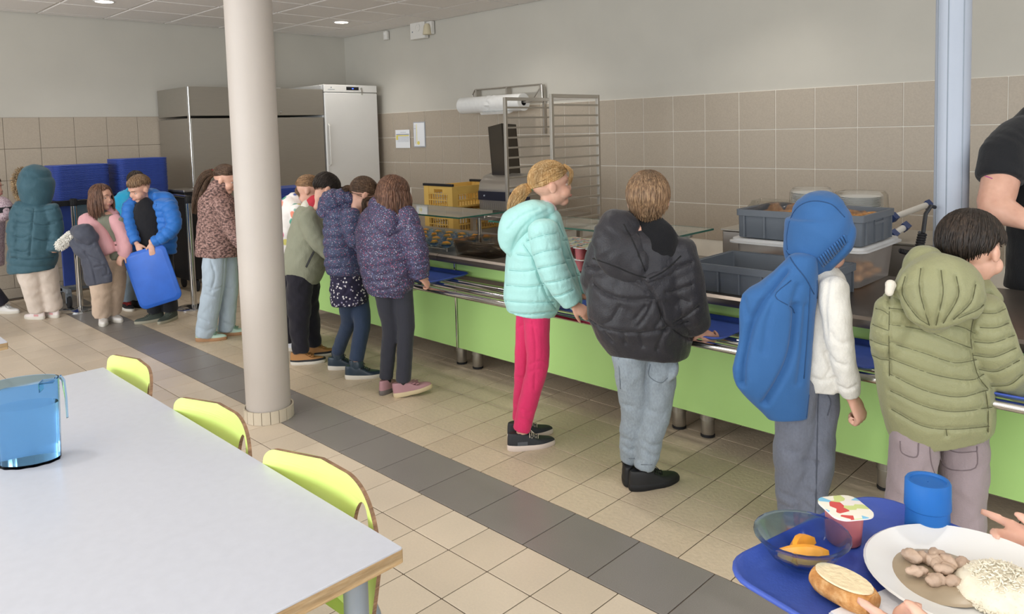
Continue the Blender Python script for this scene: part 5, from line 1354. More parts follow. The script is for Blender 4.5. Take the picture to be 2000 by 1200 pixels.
b = Blob(); b.chain(f.rows([(598, 407, 12, 1.5), (604, 400, 13, 1.5), (609, 394, 7, 1.5)]), n=16); b.build('collar_fleece', fabric('cream_fleece', '#d6cfc2', 1), f.root, .008, 2)
MB().tube([f.P(613, 492, .20), f.P(606, 505, .215), f.P(598, 522, .215)], .010, 8, flat=.6).build('pocket_zip', M_black, f.root)
hand(f.bb, w1, RH*.8-Z*.5, -Z, 1, .9, 40)
hd = Head(f.P(636, 369, .0), 56, 44, 0, .20); hd.body(f.bb); hd.features(f.root); hd.hair(f.root, H_dark, 'short', 0, 8, front=62, back=142, side=104, nl=320, vol=1.02)
b = Blob(); BT = fabric('black_joggers', '#25232b', .95)
f.leg(b, (586, 538), (584, 605), (602, 710), .075, (26, 22, 15), .05, 78, upper=plain('tan_leather', '#b07e4c', .6), sole=M_sole, lace=plain('tan_strap', '#a06f40', .7), strap=2, toe=M_rubber, L=.225)
f.leg(b, (600, 538), (602, 600), (628, 695), .075, (24, 20, 14), -.05, 70, upper=plain('tan_leather', '#b07e4c', .6), sole=M_sole, lace=plain('tan_strap', '#a06f40', .7), toe=M_rubber, L=.225)
b.build('trousers', BT, f.root, .010, 2, .006); f.finish(.006, .45)

# --- 8 floral navy puffer + dress
f = Fig((698, 733), 'person in a navy floral puffer coat over a flowered dress, hair tied back')
F1 = dots('navy_floral_puffer', '#3a4160', FL, 150, .36, .6)
b = Blob(); torso(f, b, [(676, 402, 20, 1.1), (668, 425, 33, 1.2), (669, 455, 37, 1.15), (672, 490, 39, 1.05), (676, 520, 40, 1.0), (676, 536, 36, 1.0)], puff=.062, amp=.008)
w1, d1 = arm(f, b, [(684, 420, .13, 20), (690, 462, .16, 18), (712, 486, .14, 14), (724, 494, .12, 11)], puff=.062, amp=.007)
arm(f, b, [(690, 420, -.13, 18), (705, 460, -.12, 16), (730, 492, -.1, 12)], puff=.062, amp=.007)
b.build('jacket', F1, f.root, .008, 2, .002)
b = Blob(); b.chain(f.rows([(694, 392, 12, 1.1), (672, 388, 20, 1.2), (648, 396, 26, 1.2), (636, 412, 18, 1.1)]), puff=.045, amp=.006, n=24)
b.chain(f.rows([(650, 400, 22, 1.2), (660, 418, 20, 1.2), (676, 420, 18, 1.2)]), n=20); b.build('hood', F1, f.root, .008, 2, .003)
hand(f.bb, w1, RH*.9-Z*.3, -Z, 1, .9, 40)
hd = Head(f.P(709, 379, .0), 60, 42, 0, .20); hd.body(f.bb); hd.features(f.root)
tp = f.P(688, 370, .0); hd.hair(f.root, H_brown, 'tied', 0, 9, front=66, back=132, side=100, nl=340, tail=tp)
tail_hair(f.root, H_brown, [tp, f.P(680, 368, .01), f.P(672, 372, .02), f.P(667, 380, .02)], .022, 7, 50)
tail_hair(f.root, H_brown, [hd.p(.04, .06, .02), f.P(712, 392, .06), f.P(712, 410, .06), f.P(708, 418, .06)], .016, 8, 30, 'loose_strand')
b = Blob(); b.chain(f.rows([(676, 520, 31, 1), (678, 545, 34, 1), (681, 570, 36, 1), (683, 592, 38, 1)]), caps=(.3, .05), n=26); b.build('dress', dots('dark_flower_dress', '#241f3c', ['#e9e4e4', '#241f3c', '#d8d2d8', '#3b2f5c', '#e9e4e4', '#9c96b0'], 62, .34, .8), f.root, .008, 2, .006, 22)
b = Blob(); NJ = fabric('navy_jeans', '#35435c', .9, 220, .4, 12)
f.leg(b, (676, 575), (680, 632), (674, 720), .11, (17, 14.5, 12.5), .05, 80, upper=plain('navy_metallic_leather', '#2b3a48', .3), sole=M_sole, lace=M_black, hi=True, L=.215)
f.leg(b, (700, 575), (708, 632), (712, 738), .11, (19, 16.5, 14), -.02, 82, upper=plain('navy_metallic_leather', '#2b3a48', .3), sole=M_sole, lace=M_black, hi=True, L=.235)
b.build('leggings', NJ, f.root, .008, 2, .002); f.finish(.006, .45)

# --- 9 floral puffer, long hair
f = Fig((785, 772), 'person with long loose brown hair in a navy floral quilted coat and dark leggings')
b = Blob(); torso(f, b, [(760, 396, 22, 1.0), (757, 414, 42, .85), (752, 445, 52, .85), (752, 485, 55, .85), (757, 520, 54, .85), (759, 550, 50, .85), (757, 575, 42, .85)], puff=.085, amp=.006)
w1, d1 = arm(f, b, [(790, 420, .03, 25), (806, 462, .06, 24), (816, 505, .06, 22), (822, 540, .04, 17)], puff=.085, amp=.006)
arm(f, b, [(726, 420, -.05, 20), (712, 462, -.08, 19), (730, 510, -.2, 15)], puff=.085, amp=.006)
F2 = dots('plum_floral_quilt', '#3f3a55', FL, 150, .36, .6)
ct = b.build('coat', F2, f.root, .007, 2, .003)
f.carve(ct, [[(700, 450), (735, 470), (785, 452)], [(698, 480), (735, 505), (790, 492)], [(704, 515), (740, 538), (800, 520)], [(712, 548), (745, 568), (806, 548)], [(795, 430), (792, 480), (800, 540)], [(800, 455), (828, 450)], [(800, 490), (830, 485)], [(805, 522), (834, 516)]], .005, .007, .5, .8)
b = Blob(); b.chain(f.rows([(738, 402, 20, 1, .03), (748, 424, 30, .8, .07), (752, 448, 22, .7, .10), (744, 462, 8, .6, .09)]), n=22); b.chain(f.rows([(735, 412, 14, 1, 0), (765, 398, 28, 1, .02), (790, 410, 12, 1, 0)]), n=18); b.build('hood', F2, f.root, .009, 3, .003)
hand(f.bb, w1, RH*.5-Z*.6+FH*.4, -RH+FH*.3, 1, .85, 60, 3)
hd = Head(f.P(768, 383, .0), 38, 28, 0, .21); hd.body(f.bb)
hd.hair(f.root, H_chest, 'long', .13, 10, front=60, back=116, side=94, nl=420, vol=1.04)
b = Blob(); DL = fabric('charcoal_leggings', '#34353e', .9, 220, .3, 12)
_, ankA = f.leg(b, (752, 572), (762, 640), (764, 762), .085, (21, 16, 13.5), .02, 25, upper=plain('dusty_pink_leather', '#a97f85', .55), sole=plain('sole_dark_grey', '#6a625f', .6), lace=None, L=.215)
_, ankB = f.leg(b, (785, 568), (793, 638), (808, 772), .085, (22, 17, 14.5), .0, 75, upper=plain('dusty_pink_leather', '#a97f85', .55), sole=plain('sole_cream', '#cdbb98', .6), lace=plain('pink_strap', '#9c7178', .6), strap=2, lift=-9, L=.225)
b.build('leggings', DL, f.root, .008, 2, .002)
b = Blob()
for a_ in (ankA, ankB): b.chain([(Vector(a_)-Z*.02, .029, 1), (Vector(a_)+Z*.04, .031, 1)], n=14, sub=2)
b.build('socks', M_black, f.root, .008, 1); f.finish(.006, .45)

# --- 10 girl in mint
f = Fig((1042, 872), 'person with a blond ponytail in a mint green puffer jacket and raspberry trousers')
MJ = fabric('mint_puffer', '#a9dad6', .5, 220, .45, 7, .05)
b = Blob(); torso(f, b, [(1058, 412, 24, 1.1), (1050, 432, 45, 1.15), (1048, 470, 56, 1.1), (1046, 510, 58, 1.05), (1043, 550, 58, 1.0), (1040, 585, 57, 1.0), (1037, 611, 48, 1.0)], amp=.011)
b.chain(f.rows([(1078, 425, 18, 2.2, 0), (1092, 465, 16, 2.6, 0), (1108, 520, 14, 2.8, 0), (1120, 575, 15, 2.6, 0), (1122, 590, 15, 2.4, 0)]), n=20)
w1, d1 = arm(f, b, [(1060, 447, .17, 30), (1072, 505, .19, 29), (1092, 550, .19, 27), (1117, 590, .17, 21)])
w2, d2 = arm(f, b, [(1075, 447, -.17, 26), (1095, 505, -.16, 24), (1118, 548, -.14, 20), (1136, 575, -.12, 17)])
mj = b.build('jacket', MJ, f.root, .0052, 4, .0015, 12)
f.carve(mj, [[(1010, 498), (1028, 500), (1043, 500)], [(994, 528), (1025, 530), (1053, 526)], [(988, 557), (1025, 561), (1062, 558)], [(986, 588), (1030, 592), (1082, 590)], [(990, 611), (1035, 615), (1090, 608)],
  [(1030, 470), (1060, 460), (1093, 455)], [(1042, 498), (1070, 490), (1098, 486)], [(1050, 525), (1078, 520), (1104, 513)], [(1060, 554), (1088, 550), (1114, 542)], [(1070, 580), (1095, 578), (1120, 566)], [(1098, 608), (1118, 600), (1134, 590)],
  [(1022, 478), (1040, 505), (1054, 545), (1070, 582), (1090, 610)], [(1090, 436), (1104, 470), (1118, 510), (1132, 555), (1142, 590)], [(1100, 470), (1112, 468)], [(1108, 505), (1124, 503)], [(1118, 540), (1132, 538)]], .0048, .0052, .55, 1.2, stitch=plain('mint_stitch', '#7fb3b0', .8))
b = Blob(); b.chain(f.rows([(1062, 412, 22, 1.3, .02), (1038, 420, 30, 1.3, .04), (1010, 440, 35, 1.15, .05), (996, 470, 24, 1.0, .06), (1004, 496, 12, .9, .06)]), n=28)
b.chain(f.rows([(1040, 416, 14, 2.3), (1064, 408, 12, 2.2), (1082, 420, 9, 2.0)]), n=20)
mh = b.build('hood', MJ, f.root, .0058, 4, .002)
f.carve(mh, [[(1070, 412), (1040, 428), (1014, 455), (1000, 490)], [(1052, 408), (1018, 422), (990, 450)]], .004, .006, .5, .8)
b = Blob(); b.chain(f.rows([(1048, 412, 10, 2.0, .01), (1066, 401, 13, 2.0, .01), (1080, 410, 8, 1.6, .01)]), n=18); b.build('hood_lining', fabric('pale_pink_lining', '#e3d6da', 1), f.root, .007, 2)
f.bb.chain([(w1-d1*.02, .018, 1), (w1+d1*.005, .017, 1)], n=10)
hand(f.bb, w1, RH*.75-Z*.55, FH*.6-RH*.3, -1, .95, 62, 3, thumb=35); hand(f.bb, w2, RH*.9-Z*.25, FH*.3-Z*.8, 1, .95, 55, 3)
hd = Head(f.P(1076, 360, .0), 82, -2, 0, .215); hd.body(f.bb); hd.features(f.root)
tp = f.P(1034, 366, .0); hd.hair(f.root, H_blond, 'tied', 0, 11, front=70, back=112, side=92, nl=420, tail=tp, vol=.98)
tail_hair(f.root, H_blond, [tp, f.P(1020, 374, .01), f.P(1009, 390, .02), f.P(1003, 408, .03), f.P(1003, 424, .03)], .036, 12, 110)
tail_hair(f.root, H_blond, [hd.p(.02, .06, .085), hd.p(.05, .085, .055), hd.p(.072, .075, .02), hd.p(.078, .065, -.005)], .010, 13, 26, 'loose_strand')
MB().tube([tp+RH*.012, tp-RH*.006-Z*.003], .0155, 14).build('hair_tie', plain('green_hair_tie', '#57d98a', .6), f.root)
b = Blob(); RP = fabric('raspberry_trousers', '#d83267', .85, 260, .5, 10, .08)
SN = dict(upper=plain('black_mesh', '#2c2e33', .6, bump=.4, bscale=300), sole=plain('sole_pink_cream', '#d9c9bf', .55), lace=plain('lace_cream', '#cfc6b4', .8), accent=plain('grey_stripe', '#55585e', .5))
f.leg(b, (1048, 608), (1050, 712), (1038, 874), .09, (27, 22, 17), .05, 74, L=.235, **SN)
f.leg(b, (1034, 608), (1026, 712), (1036, 852), .09, (26, 21, 16), -.05, 72, L=.235, **SN)
rp = b.build('trousers', RP, f.root, .0055, 3, .0015, 16)
f.carve(rp, [[(1036, 712), (1052, 706), (1068, 708)], [(1034, 728), (1050, 722), (1066, 724)], [(1008, 736), (1022, 742)], [(1020, 800), (1036, 806)], [(1018, 818), (1038, 824)], [(1004, 790), (1014, 796)], [(1040, 630), (1046, 680), (1044, 760)], [(1012, 640), (1030, 632), (1046, 640)]], .0035, .006, .5)
f.finish(.005, .5)

# --- 11 boy in black
f = Fig((1248, 950), 'person with short brown hair in a black puffer coat and grey joggers')
BK = fabric('black_puffer', '#2b2a2f', .42, 220, .6, 7, .1)
b = Blob(); torso(f, b, [(1258, 446, 34, .9), (1256, 468, 82, .72), (1254, 505, 97, .66), (1250, 550, 102, .68), (1250, 600, 104, .70), (1262, 645, 93, .72), (1270, 680, 80, .75), (1270, 692, 72, .75)])
w1, d1 = arm(f, b, [(1322, 490, .04, 38), (1338, 545, .06, 36), (1348, 600, .06, 34), (1365, 640, .04, 26)])
arm(f, b, [(1180, 492, .0, 34), (1165, 545, -.03, 32), (1180, 590, -.14, 26)])
ct = b.build('coat', BK, f.root, .0055, 3, .004, 11)
f.carve(ct, [[(1160, 556), (1185, 575), (1225, 585), (1280, 583)], [(1146, 622), (1180, 642), (1225, 650), (1290, 646), (1345, 628)], [(1252, 545), (1282, 588), (1298, 628), (1330, 655), (1352, 662)], [(1300, 572), (1325, 566), (1352, 556)], [(1316, 632), (1340, 618), (1366, 598)], [(1300, 530), (1328, 520), (1352, 512)], [(1146, 520), (1165, 525), (1178, 520)]], .0060, .006, .6, 1.0, .03, stitch=M_black)
f.carve(ct, [[(1236, 550), (1252, 560), (1266, 572)], [(1210, 600), (1195, 625), (1178, 634)], [(1276, 590), (1262, 618), (1245, 640)], [(1288, 592), (1292, 620), (1280, 642)], [(1260, 600), (1240, 625)], [(1302, 640), (1290, 665), (1284, 685)], [(1216, 655), (1222, 672)], [(1250, 655), (1256, 678)], [(1180, 650), (1196, 668)], [(1300, 590), (1320, 600)], [(1172, 480), (1186, 500), (1182, 520)], [(1330, 585), (1345, 592)]], .0055, .008, .5)
b = Blob(); b.chain(f.rows([(1212, 440, 40, .8, .04), (1200, 470, 46, .7, .07), (1222, 505, 48, .6, .10), (1246, 533, 30, .5, .12), (1262, 545, 12, .4, .12)]), n=30)
b.chain(f.rows([(1188, 448, 20, .9, .05), (1225, 430, 20, .9, .02), (1262, 440, 16, .9, 0), (1300, 460, 16, .9, .02), (1330, 500, 18, .8, .05), (1300, 530, 12, .7, .12), (1264, 546, 9, .6, .14)]), n=18)
hood = b.build('hood', BK, f.root, .0065, 2, .005)
f.draw([hood, ct], [[(1218, 438), (1240, 480), (1260, 530)], [(1158, 505), (1200, 520), (1235, 535), (1262, 543)], [(1268, 545), (1300, 528), (1330, 500)]], .003, 'seam', plain('black_seam', '#141416', .8))
b = Blob(); b.chain(f.rows([(1262, 432, 24, 1, -.01), (1262, 446, 34, .9, 0), (1276, 456, 36, .6, .06), (1288, 478, 38, .5, .09), (1282, 512, 28, .4, .10), (1268, 532, 10, .4, .11)]), n=24); b.build('inner_hood', fabric('black_fleece_lining', '#141417', 1), f.root, .008, 2, .003)

hand(f.bb, w1, RH*.62-Z*.55+FH*.2, FH*.8+RH*.4, -1, 1.0, 52, 3, thumb=75, tcurl=-20)
hd = Head(f.P(1266, 391, .0), 12, 4, 0, .215); hd.body(f.bb); hd.hair(f.root, streaks('hair_sandy_brown', '#54402f', '#80654d', '#aa8d6c'), 'short', .034, 14, front=66, back=136, side=104, nl=520, vol=1.08)
b = Blob(); GP = fabric('heather_grey_joggers', '#8b959e', .95, 240, .4, 9, .06, .18)
BS = dict(upper=plain('black_leather', '#1d1d1f', .55), sole=plain('black_sole', '#17171a', .6), lace=M_black)
_, ankA = f.leg(b, (1228, 690), (1238, 792), (1232, 930), .085, (33, 27, 18), .03, 15, L=.225, **BS)
_, ankB = f.leg(b, (1288, 690), (1284, 795), (1278, 948), .085, (36, 29, 21), .0, 68, L=.24, **BS)
b.chain(f.rows([(1318, 706, 5, 3.0, .03), (1312, 722, 9, 3.2, .03), (1302, 738, 7, 3.0, .03)]), n=12)
tr = b.build('trousers', GP, f.root, .0065, 2, .004, 16)
f.carve(tr, [[(1215, 870), (1230, 880), (1240, 876)], [(1214, 855), (1232, 862)], [(1258, 880), (1276, 892), (1296, 884)], [(1256, 862), (1276, 872), (1300, 862)], [(1264, 800), (1285, 808)], [(1216, 790), (1234, 796)], [(1268, 710), (1262, 740), (1266, 800)]], .0045, .008, .5)
f.draw(tr, [[(1270, 712), (1268, 735), (1290, 748), (1304, 738)], [(1208, 700), (1212, 760)], [(1228, 896), (1240, 896)], [(1252, 908), (1284, 908)]], .002, 'seam', plain('heather_seam', '#6a737c', .9))
b = Blob()
for a_ in (ankA, ankB): b.chain([(Vector(a_)-Z*.02, .030, 1), (Vector(a_)+Z*.04, .031, 1)], n=14, sub=2)
b.build('socks', M_black, f.root, .007, 1); f.finish(.005, .5)

# --- 12 boy under blue softshell hood
f = Fig((1575, 1050), 'person with a blue softshell jacket hanging from the hood like a cape, cream sweatshirt')
SS = fabric('blue_softshell', '#2f5f96', .7, 300, .25, 5, .05)
b = Blob(); CS = fabric('cream_sweatshirt', '#dcd9d2', .95, 240, .5, 8, .04, .06)
torso(f, b, [(1608, 520, 26, 1.0), (1606, 545, 46, .95), (1604, 600, 50, .95), (1600, 660, 48, .95), (1600, 720, 50, .95), (1602, 757, 44, .95)])
w1, d1 = arm(f, b, [(1628, 560, .08, 30), (1634, 620, .11, 28), (1644, 685, .11, 25), (1656, 745, .09, 22), (1662, 772, .08, 18)])
arm(f, b, [(1590, 562, -.15, 30), (1600, 640, -.2, 27), (1650, 690, -.26, 20)])
sw = b.build('sweatshirt', CS, f.root, .0058, 3, .003, 13)
f.carve(sw, [[(1640, 756), (1656, 762), (1676, 752)], [(1586, 738), (1605, 744), (1634, 738)], [(1618, 545), (1612, 600), (1616, 660)], [(1622, 650), (1634, 668), (1652, 672)], [(1618, 690), (1630, 706)], [(1612, 690), (1622, 720), (1612, 738)], [(1634, 710), (1652, 716)]], .0045, .007, .5)
hand(f.bb, w1, Z*-.85+RH*.45, -RH*.5+FH*.7, 1, 1.12, 78, thumb=25, tcurl=60)
b = Blob()
rows = [((l+r)/2, y, (r-l)/2, k_, .07+.0*y) for y, l, r, k_ in ((505, 1538, 1594, .9), (530, 1512, 1596, .75), (552, 1484, 1596, .6), (575, 1450, 1595, .52), (620, 1444, 1591, .5), (670, 1443, 1587, .48), (720, 1431, 1583, .46), (752, 1438, 1581, .44), (780, 1462, 1579, .44), (803, 1486, 1578, .46), (818, 1500, 1577, .46))]
b.chain(f.rows(rows), caps=(.5, .15), n=44, sub=2, level=True)
cape = b.build('softshell_jacket', SS, f.root, .006, 3, .0015, 9)
f.carve(cape, [[(1532, 530), (1498, 580), (1468, 635), (1452, 700), (1448, 752)], [(1556, 600), (1552, 650), (1543, 700), (1520, 750), (1494, 790)]], .022, .013, .0)
f.carve(cape, [[(1560, 560), (1546, 600)], [(1512, 585), (1498, 640), (1492, 690)], [(1574, 600), (1568, 680), (1560, 750)], [(1452, 584), (1460, 620)]], .006, .012, .2)
b = Blob(); b.chain(f.rows([(1590, 548, 22, .9), (1582, 522, 38, 1.0), (1582, 490, 50, 1.15), (1594, 458, 61, 1.15), (1601, 430, 60, 1.1), (1599, 412, 50, 1.05)]), n=36, caps=(.6, .8))
b.chain(f.rows([(1600, 532, 14, 1.6), (1608, 506, 19, 2.4), (1628, 474, 26, 2.4), (1640, 446, 24, 2.2)]), n=24)
hood = b.build('hood', SS, f.root, .0065, 3, .002)
SD = plain('seam_dark_blue', '#1f4470', .7)
f.draw(hood, [[(1608+46*q/11, 520-46*q/11), (1598+48*q/11, 503-44*q/11)] for q in range(12)], .0042, 'hood_elastic', SS, .002)
f.draw([hood, cape], [[(1536, 490), (1552, 517), (1574, 545), (1590, 575)], [(1538, 488), (1537, 460), (1545, 425), (1562, 402), (1590, 393), (1625, 400), (1650, 425)], [(1596, 548), (1594, 620), (1588, 700), (1578, 790), (1574, 822)], [(1582, 560), (1578, 640), (1570, 740)]], .0022, 'seam', SD)
f.draw(cape, [[(1545, 548), (1514, 578), (1545, 600), (1552, 612)]], .0018, 'seam', SD)
hd = Head(f.P(1613, 474, .0), 84, 34, 0, .20); hd.body(f.bb); hd.features(f.root)
b = Blob(); GJ = fabric('slate_grey_joggers', '#686c78', .95, 240, .4, 9, .05, .12)
f.leg(b, (1556, 740), (1548, 890), (1545, 1042), .10, (40, 35, 24), .01, 25, L=.22, upper=plain('red_black_mesh', '#c23a34', .6), sole=M_black, lace=M_black)
f.leg(b, (1598, 740), (1592, 890), (1590, 1058), .10, (40, 37, 27), -.04, 50, L=.22, upper=plain('red_black_mesh', '#c23a34', .6), sole=M_black, lace=M_black)
tr = b.build('trousers', GJ, f.root, .007, 2, .005, 12)
f.carve(tr, [[(1522, 985), (1545, 995), (1560, 990)], [(1526, 965), (1552, 975)], [(1572, 985), (1592, 998), (1612, 990)], [(1576, 960), (1600, 970)], [(1570, 900), (1600, 905)], [(1535, 880), (1555, 885)]], .005, .009, .5)
f.draw(tr, [[(1612, 764), (1622, 785), (1616, 812)], [(1598, 765), (1596, 860), (1594, 960), (1592, 1010)]], .0022, 'seam', plain('grey_seam', '#4c505b', .9))
f.finish(.0052, .5)

# --- 13 boy in olive puffer
f = Fig(None, 'person with thick dark hair in an olive green puffer jacket and mauve-grey jeans', base=(3.14, .70, 0))
OJ = fabric('olive_puffer', '#8c8c68', .5, 220, .5, 6, .07)
b = Blob(); torso(f, b, [(1826, 560, 50, .8), (1820, 590, 92, .68), (1816, 640, 102, .68), (1818, 700, 106, .72), (1826, 760, 107, .75), (1834, 815, 103, .75), (1840, 850, 94, .72)])
w1, d1 = arm(f, b, [(1908, 605, .06, 48), (1932, 665, .08, 46), (1962, 725, .06, 42), (2006, 762, .0, 32)])
arm(f, b, [(1752, 605, .03, 40), (1738, 665, .02, 36), (1752, 725, -.08, 30), (1780, 745, -.2, 24)])
oj = b.build('jacket', OJ, f.root, .0055, 4, .0022, 10)
f.carve(oj, [[(1736, 602), (1770, 606), (1800, 612)], [(1736, 634), (1803, 645), (1855, 665), (1896, 680)], [(1848, 634), (1880, 640), (1905, 652)], [(1736, 669), (1803, 690), (1865, 709), (1908, 703)], [(1737, 700), (1820, 731), (1893, 743), (1922, 731)], [(1738, 731), (1803, 762), (1872, 776), (1930, 762)], [(1739, 764), (1803, 793), (1865, 805), (1938, 796)], [(1741, 800), (1803, 833), (1865, 839), (1932, 833)],
  [(1908, 600), (1896, 655), (1908, 728), (1930, 760)], [(1914, 640), (1948, 640), (1978, 628)], [(1903, 668), (1940, 670), (1982, 655)], [(1900, 694), (1941, 698), (1985, 680)], [(1912, 722), (1948, 726), (1992, 704)], [(1936, 755), (1972, 752), (1998, 732)], [(1915, 612), (1945, 612), (1970, 600)],
  [(1738, 565), (1736, 640), (1737, 735)], [(1706, 602), (1722, 606), (1735, 614)], [(1700, 632), (1718, 640), (1735, 646)], [(1699, 664), (1718, 672), (1736, 676)], [(1703, 694), (1720, 702), (1736, 704)], [(1925, 765), (1930, 800), (1930, 845)], [(1848, 838), (1850, 852)]], .0058, .006, .6, 1.6, .026, stitch=plain('olive_stitch', '#5d5c42', .8))
b = Blob(); b.chain(f.rows([(1806, 520, 40, 1.1, .03), (1822, 548, 78, .9, .07), (1834, 578, 84, .8, .10), (1830, 610, 66, .7, .12), (1828, 630, 34, .6, .11)]), puff=0, n=34)
b.chain(f.rows([(1766, 570, 22, 1, .05), (1792, 532, 26, 1, .02), (1850, 540, 30, 1, -.02), (1905, 562, 30, 1, .0), (1935, 585, 22, 1, .03)]), n=20)
hood = b.build('hood', OJ, f.root, .0055, 3, .002)
f.carve(hood, [[(1768, 540), (1762, 575), (1790, 618), (1812, 634)], [(1798, 524), (1796, 570), (1815, 636)], [(1838, 528), (1842, 575), (1828, 636)], [(1868, 540), (1872, 580), (1842, 632)], [(1906, 556), (1896, 592), (1862, 625)], [(1934, 575), (1915, 602), (1872, 622)]], .0058, .006, .6, 1.4, .03, stitch=plain('olive_stitch', '#5d5c42', .8))
b = Blob(); b.chain(f.rows([(1742, 556, 12, .8, .09), (1738, 572, 9, .8, .1)]), n=12); b.build('fleece_lining', fabric('cream_fleece', '#d6cfc2', 1), f.root, .006, 1, .004)
hand(f.bb, w1, RH*.9-Z*.3, -Z, 1, 1.0, 40)
hd = Head(f.P(1898, 488, .0), 62, 14, 6, .225); hd.body(f.bb); hd.features(f.root)
hd.hair(f.root, H_dark, 'short', 0, 15, front=78, back=136, side=90, nl=620, vol=1.12, part=.25)
b = Blob(); MJ_ = fabric('mauve_grey_jeans', '#938588', .9, 240, .5, 10, .07)
f.leg(b, (1790, 835), (1774, 960), (1770, 1125), .06, (46, 41, 34), .02, 20, L=.23, upper=M_black, lace=M_black)
f.leg(b, (1880, 835), (1880, 960), (1885, 1120), .06, (46, 44, 38), .0, 45, L=.23, upper=M_black, lace=M_black)
jo = b.build('jeans', MJ_, f.root, .007, 2, .005, 14)
f.draw(jo, [[(1835, 866), (1838, 900), (1858, 918), (1905, 914), (1908, 872)], [(1836, 872), (1870, 884), (1908, 882)], [(1758, 862), (1762, 885), (1790, 893), (1794, 866)], [(1815, 860), (1818, 900), (1825, 925)]], .002, 'pocket_stitching', plain('jeans_seam', '#6f6265', .9))
f.finish(.0055, .5)

# --- 0 person cut by the left edge
f = Fig((0, 617), 'person in a speckled lilac fleece cut off by the left edge of the view')
SP = dots('speckled_lilac_fleece', '#b9a3ab', ['#8f7480', '#d6c8cc', '#6f5c66', '#cbb3bb'], 120, .42, 1.0)
b = Blob(); torso(f, b, [(-22, 380, 14, 1), (-24, 398, 26, 1.0), (-26, 430, 30, 1.1), (-28, 470, 30, 1.1), (-28, 520, 30, 1.1)])
arm(f, b, [(-14, 400, .10, 18), (4, 402, .12, 17), (10, 416, .13, 15), (-8, 424, .16, 12)]); arm(f, b, [(-20, 400, -.1, 15), (-14, 450, -.05, 14), (-8, 500, 0, 12)])
b.build('fleece', SP, f.root, .010, 2, .003)
hd = Head(f.P(-17, 366, 0), 80, 5, 0, .20); hd.body(f.bb); hd.features(f.root); hd.hair(f.root, H_chest, 'short', 0, 16, nl=120)
b = Blob(); f.leg(b, (-30, 510), (-22, 560), (16, 612), .08, (18, 15, 13), .03, 95, upper=plain('white_trainer', '#e4e0dc', .5), lace=M_white, L=.22)
f.leg(b, (-25, 510), (-24, 560), (-12, 606), .08, (18, 15, 13), -.03, 95, upper=plain('white_trainer', '#e4e0dc', .5), lace=M_white, L=.22)
b.build('trousers', fabric('dark_trousers', '#26242e', .95), f.root, .011, 2); f.finish(.0085, .4)

# --- 14 canteen worker in black behind the counter
f = Fig(None, 'adult in a black T-shirt working behind the counter at the right edge', base=(3.36, 2.40, 0))
b = Blob(); BTs = fabric('black_tshirt', '#1e1f22', .9, 240, .4, 7)
torso(f, b, [(2062, 195, 34, .9), (2060, 222, 66, .8), (2060, 262, 92, .72), (2062, 380, 90, .75), (2064, 460, 88, .78), (2066, 560, 94, .8)], bodyk=.85)
r_ = [f.P(1996, 268, .02), f.P(1962, 308, .08), f.P(1954, 352, .12)]
b.chain([(r_[0], f.m(44, r_[0]), 1), (r_[1], f.m(46, r_[1]), 1), (r_[2], f.m(42, r_[2]), 1)], caps=(.8, .05), n=20)
rr2 = [f.P(2126, 262, .02), f.P(2148, 310, .06), f.P(2150, 352, .1)]
b.chain([(rr2[0], f.m(40, rr2[0]), 1), (rr2[1], f.m(38, rr2[1]), 1), (rr2[2], f.m(33, rr2[2]), 1)], caps=(.8, .05), n=20)
b.build('t_shirt', BTs, f.root, .010, 3, .004)
for a_, e_, w_, h_ in (((1958, 330, .10), (1944, 404, .16), (2014, 438, .30), 1), ((2150, 330, .1), (2158, 402, .14), (2110, 440, .30), -1)):
    A_, E_, W_ = f.P(*a_), f.P(*e_), f.P(*w_)
    f.bb.chain([(A_, f.m(34, A_), 1), (A_.lerp(E_, .6), f.m(33, E_), 1), (E_, f.m(31, E_), 1), (E_.lerp(W_, .4), f.m(27, W_), 1), (W_, f.m(15, W_), .8)], n=18)
    hand(f.bb, W_, (W_-E_).normalized(), -Z, h_, 1.25, 45)
MB().tube([f.P(1924, 344, .22), f.P(1938, 349, .225)], .0025, 5).build('sleeve_logo', plain('pink_print', '#b0508a', .7), f.root)
hd = Head(f.P(2066, 135, .05), 175, 30, 0, .235); hd.body(f.bb); hd.features(f.root); hd.hair(f.root, H_dark, 'short', .0, 17, nl=160)
f.bb.chain(f.rows([(2064, 175, 20, 1), (2062, 210, 24, 1)]), n=14)
b = Blob()
for s_ in (-1, 1):
    c_ = RH*.10*s_; b.chain([(Vector((0, 0, .98))+c_, .105, 1), (Vector((0, 0, .5))+c_*1.05, .07, 1), (Vector((0, 0, .09))+c_*1.1, .055, 1)], caps=(.5, 0), n=18)
    f.bb.chain([(Vector((0, 0, .95))+c_, .08, 1), (Vector((0, 0, .5))+c_*1.05, .05, 1), (Vector((0, 0, .09))+c_*1.1, .035, 1), (Vector((0, 0, .05))+c_*1.1-FH*.02, .03, 1)], n=12)
    shoe(f.root, c_*1.1, 180, .26, upper=M_black, lace=M_black)
b.chain([(Vector((0, 0, .92)), .17, .75), (Vector((0, 0, 1.08)), .165, .75)], n=24)
b.build('trousers', fabric('black_work_trousers', '#1b1c20', .9), f.root, .013, 2); f.finish(.009, .4)

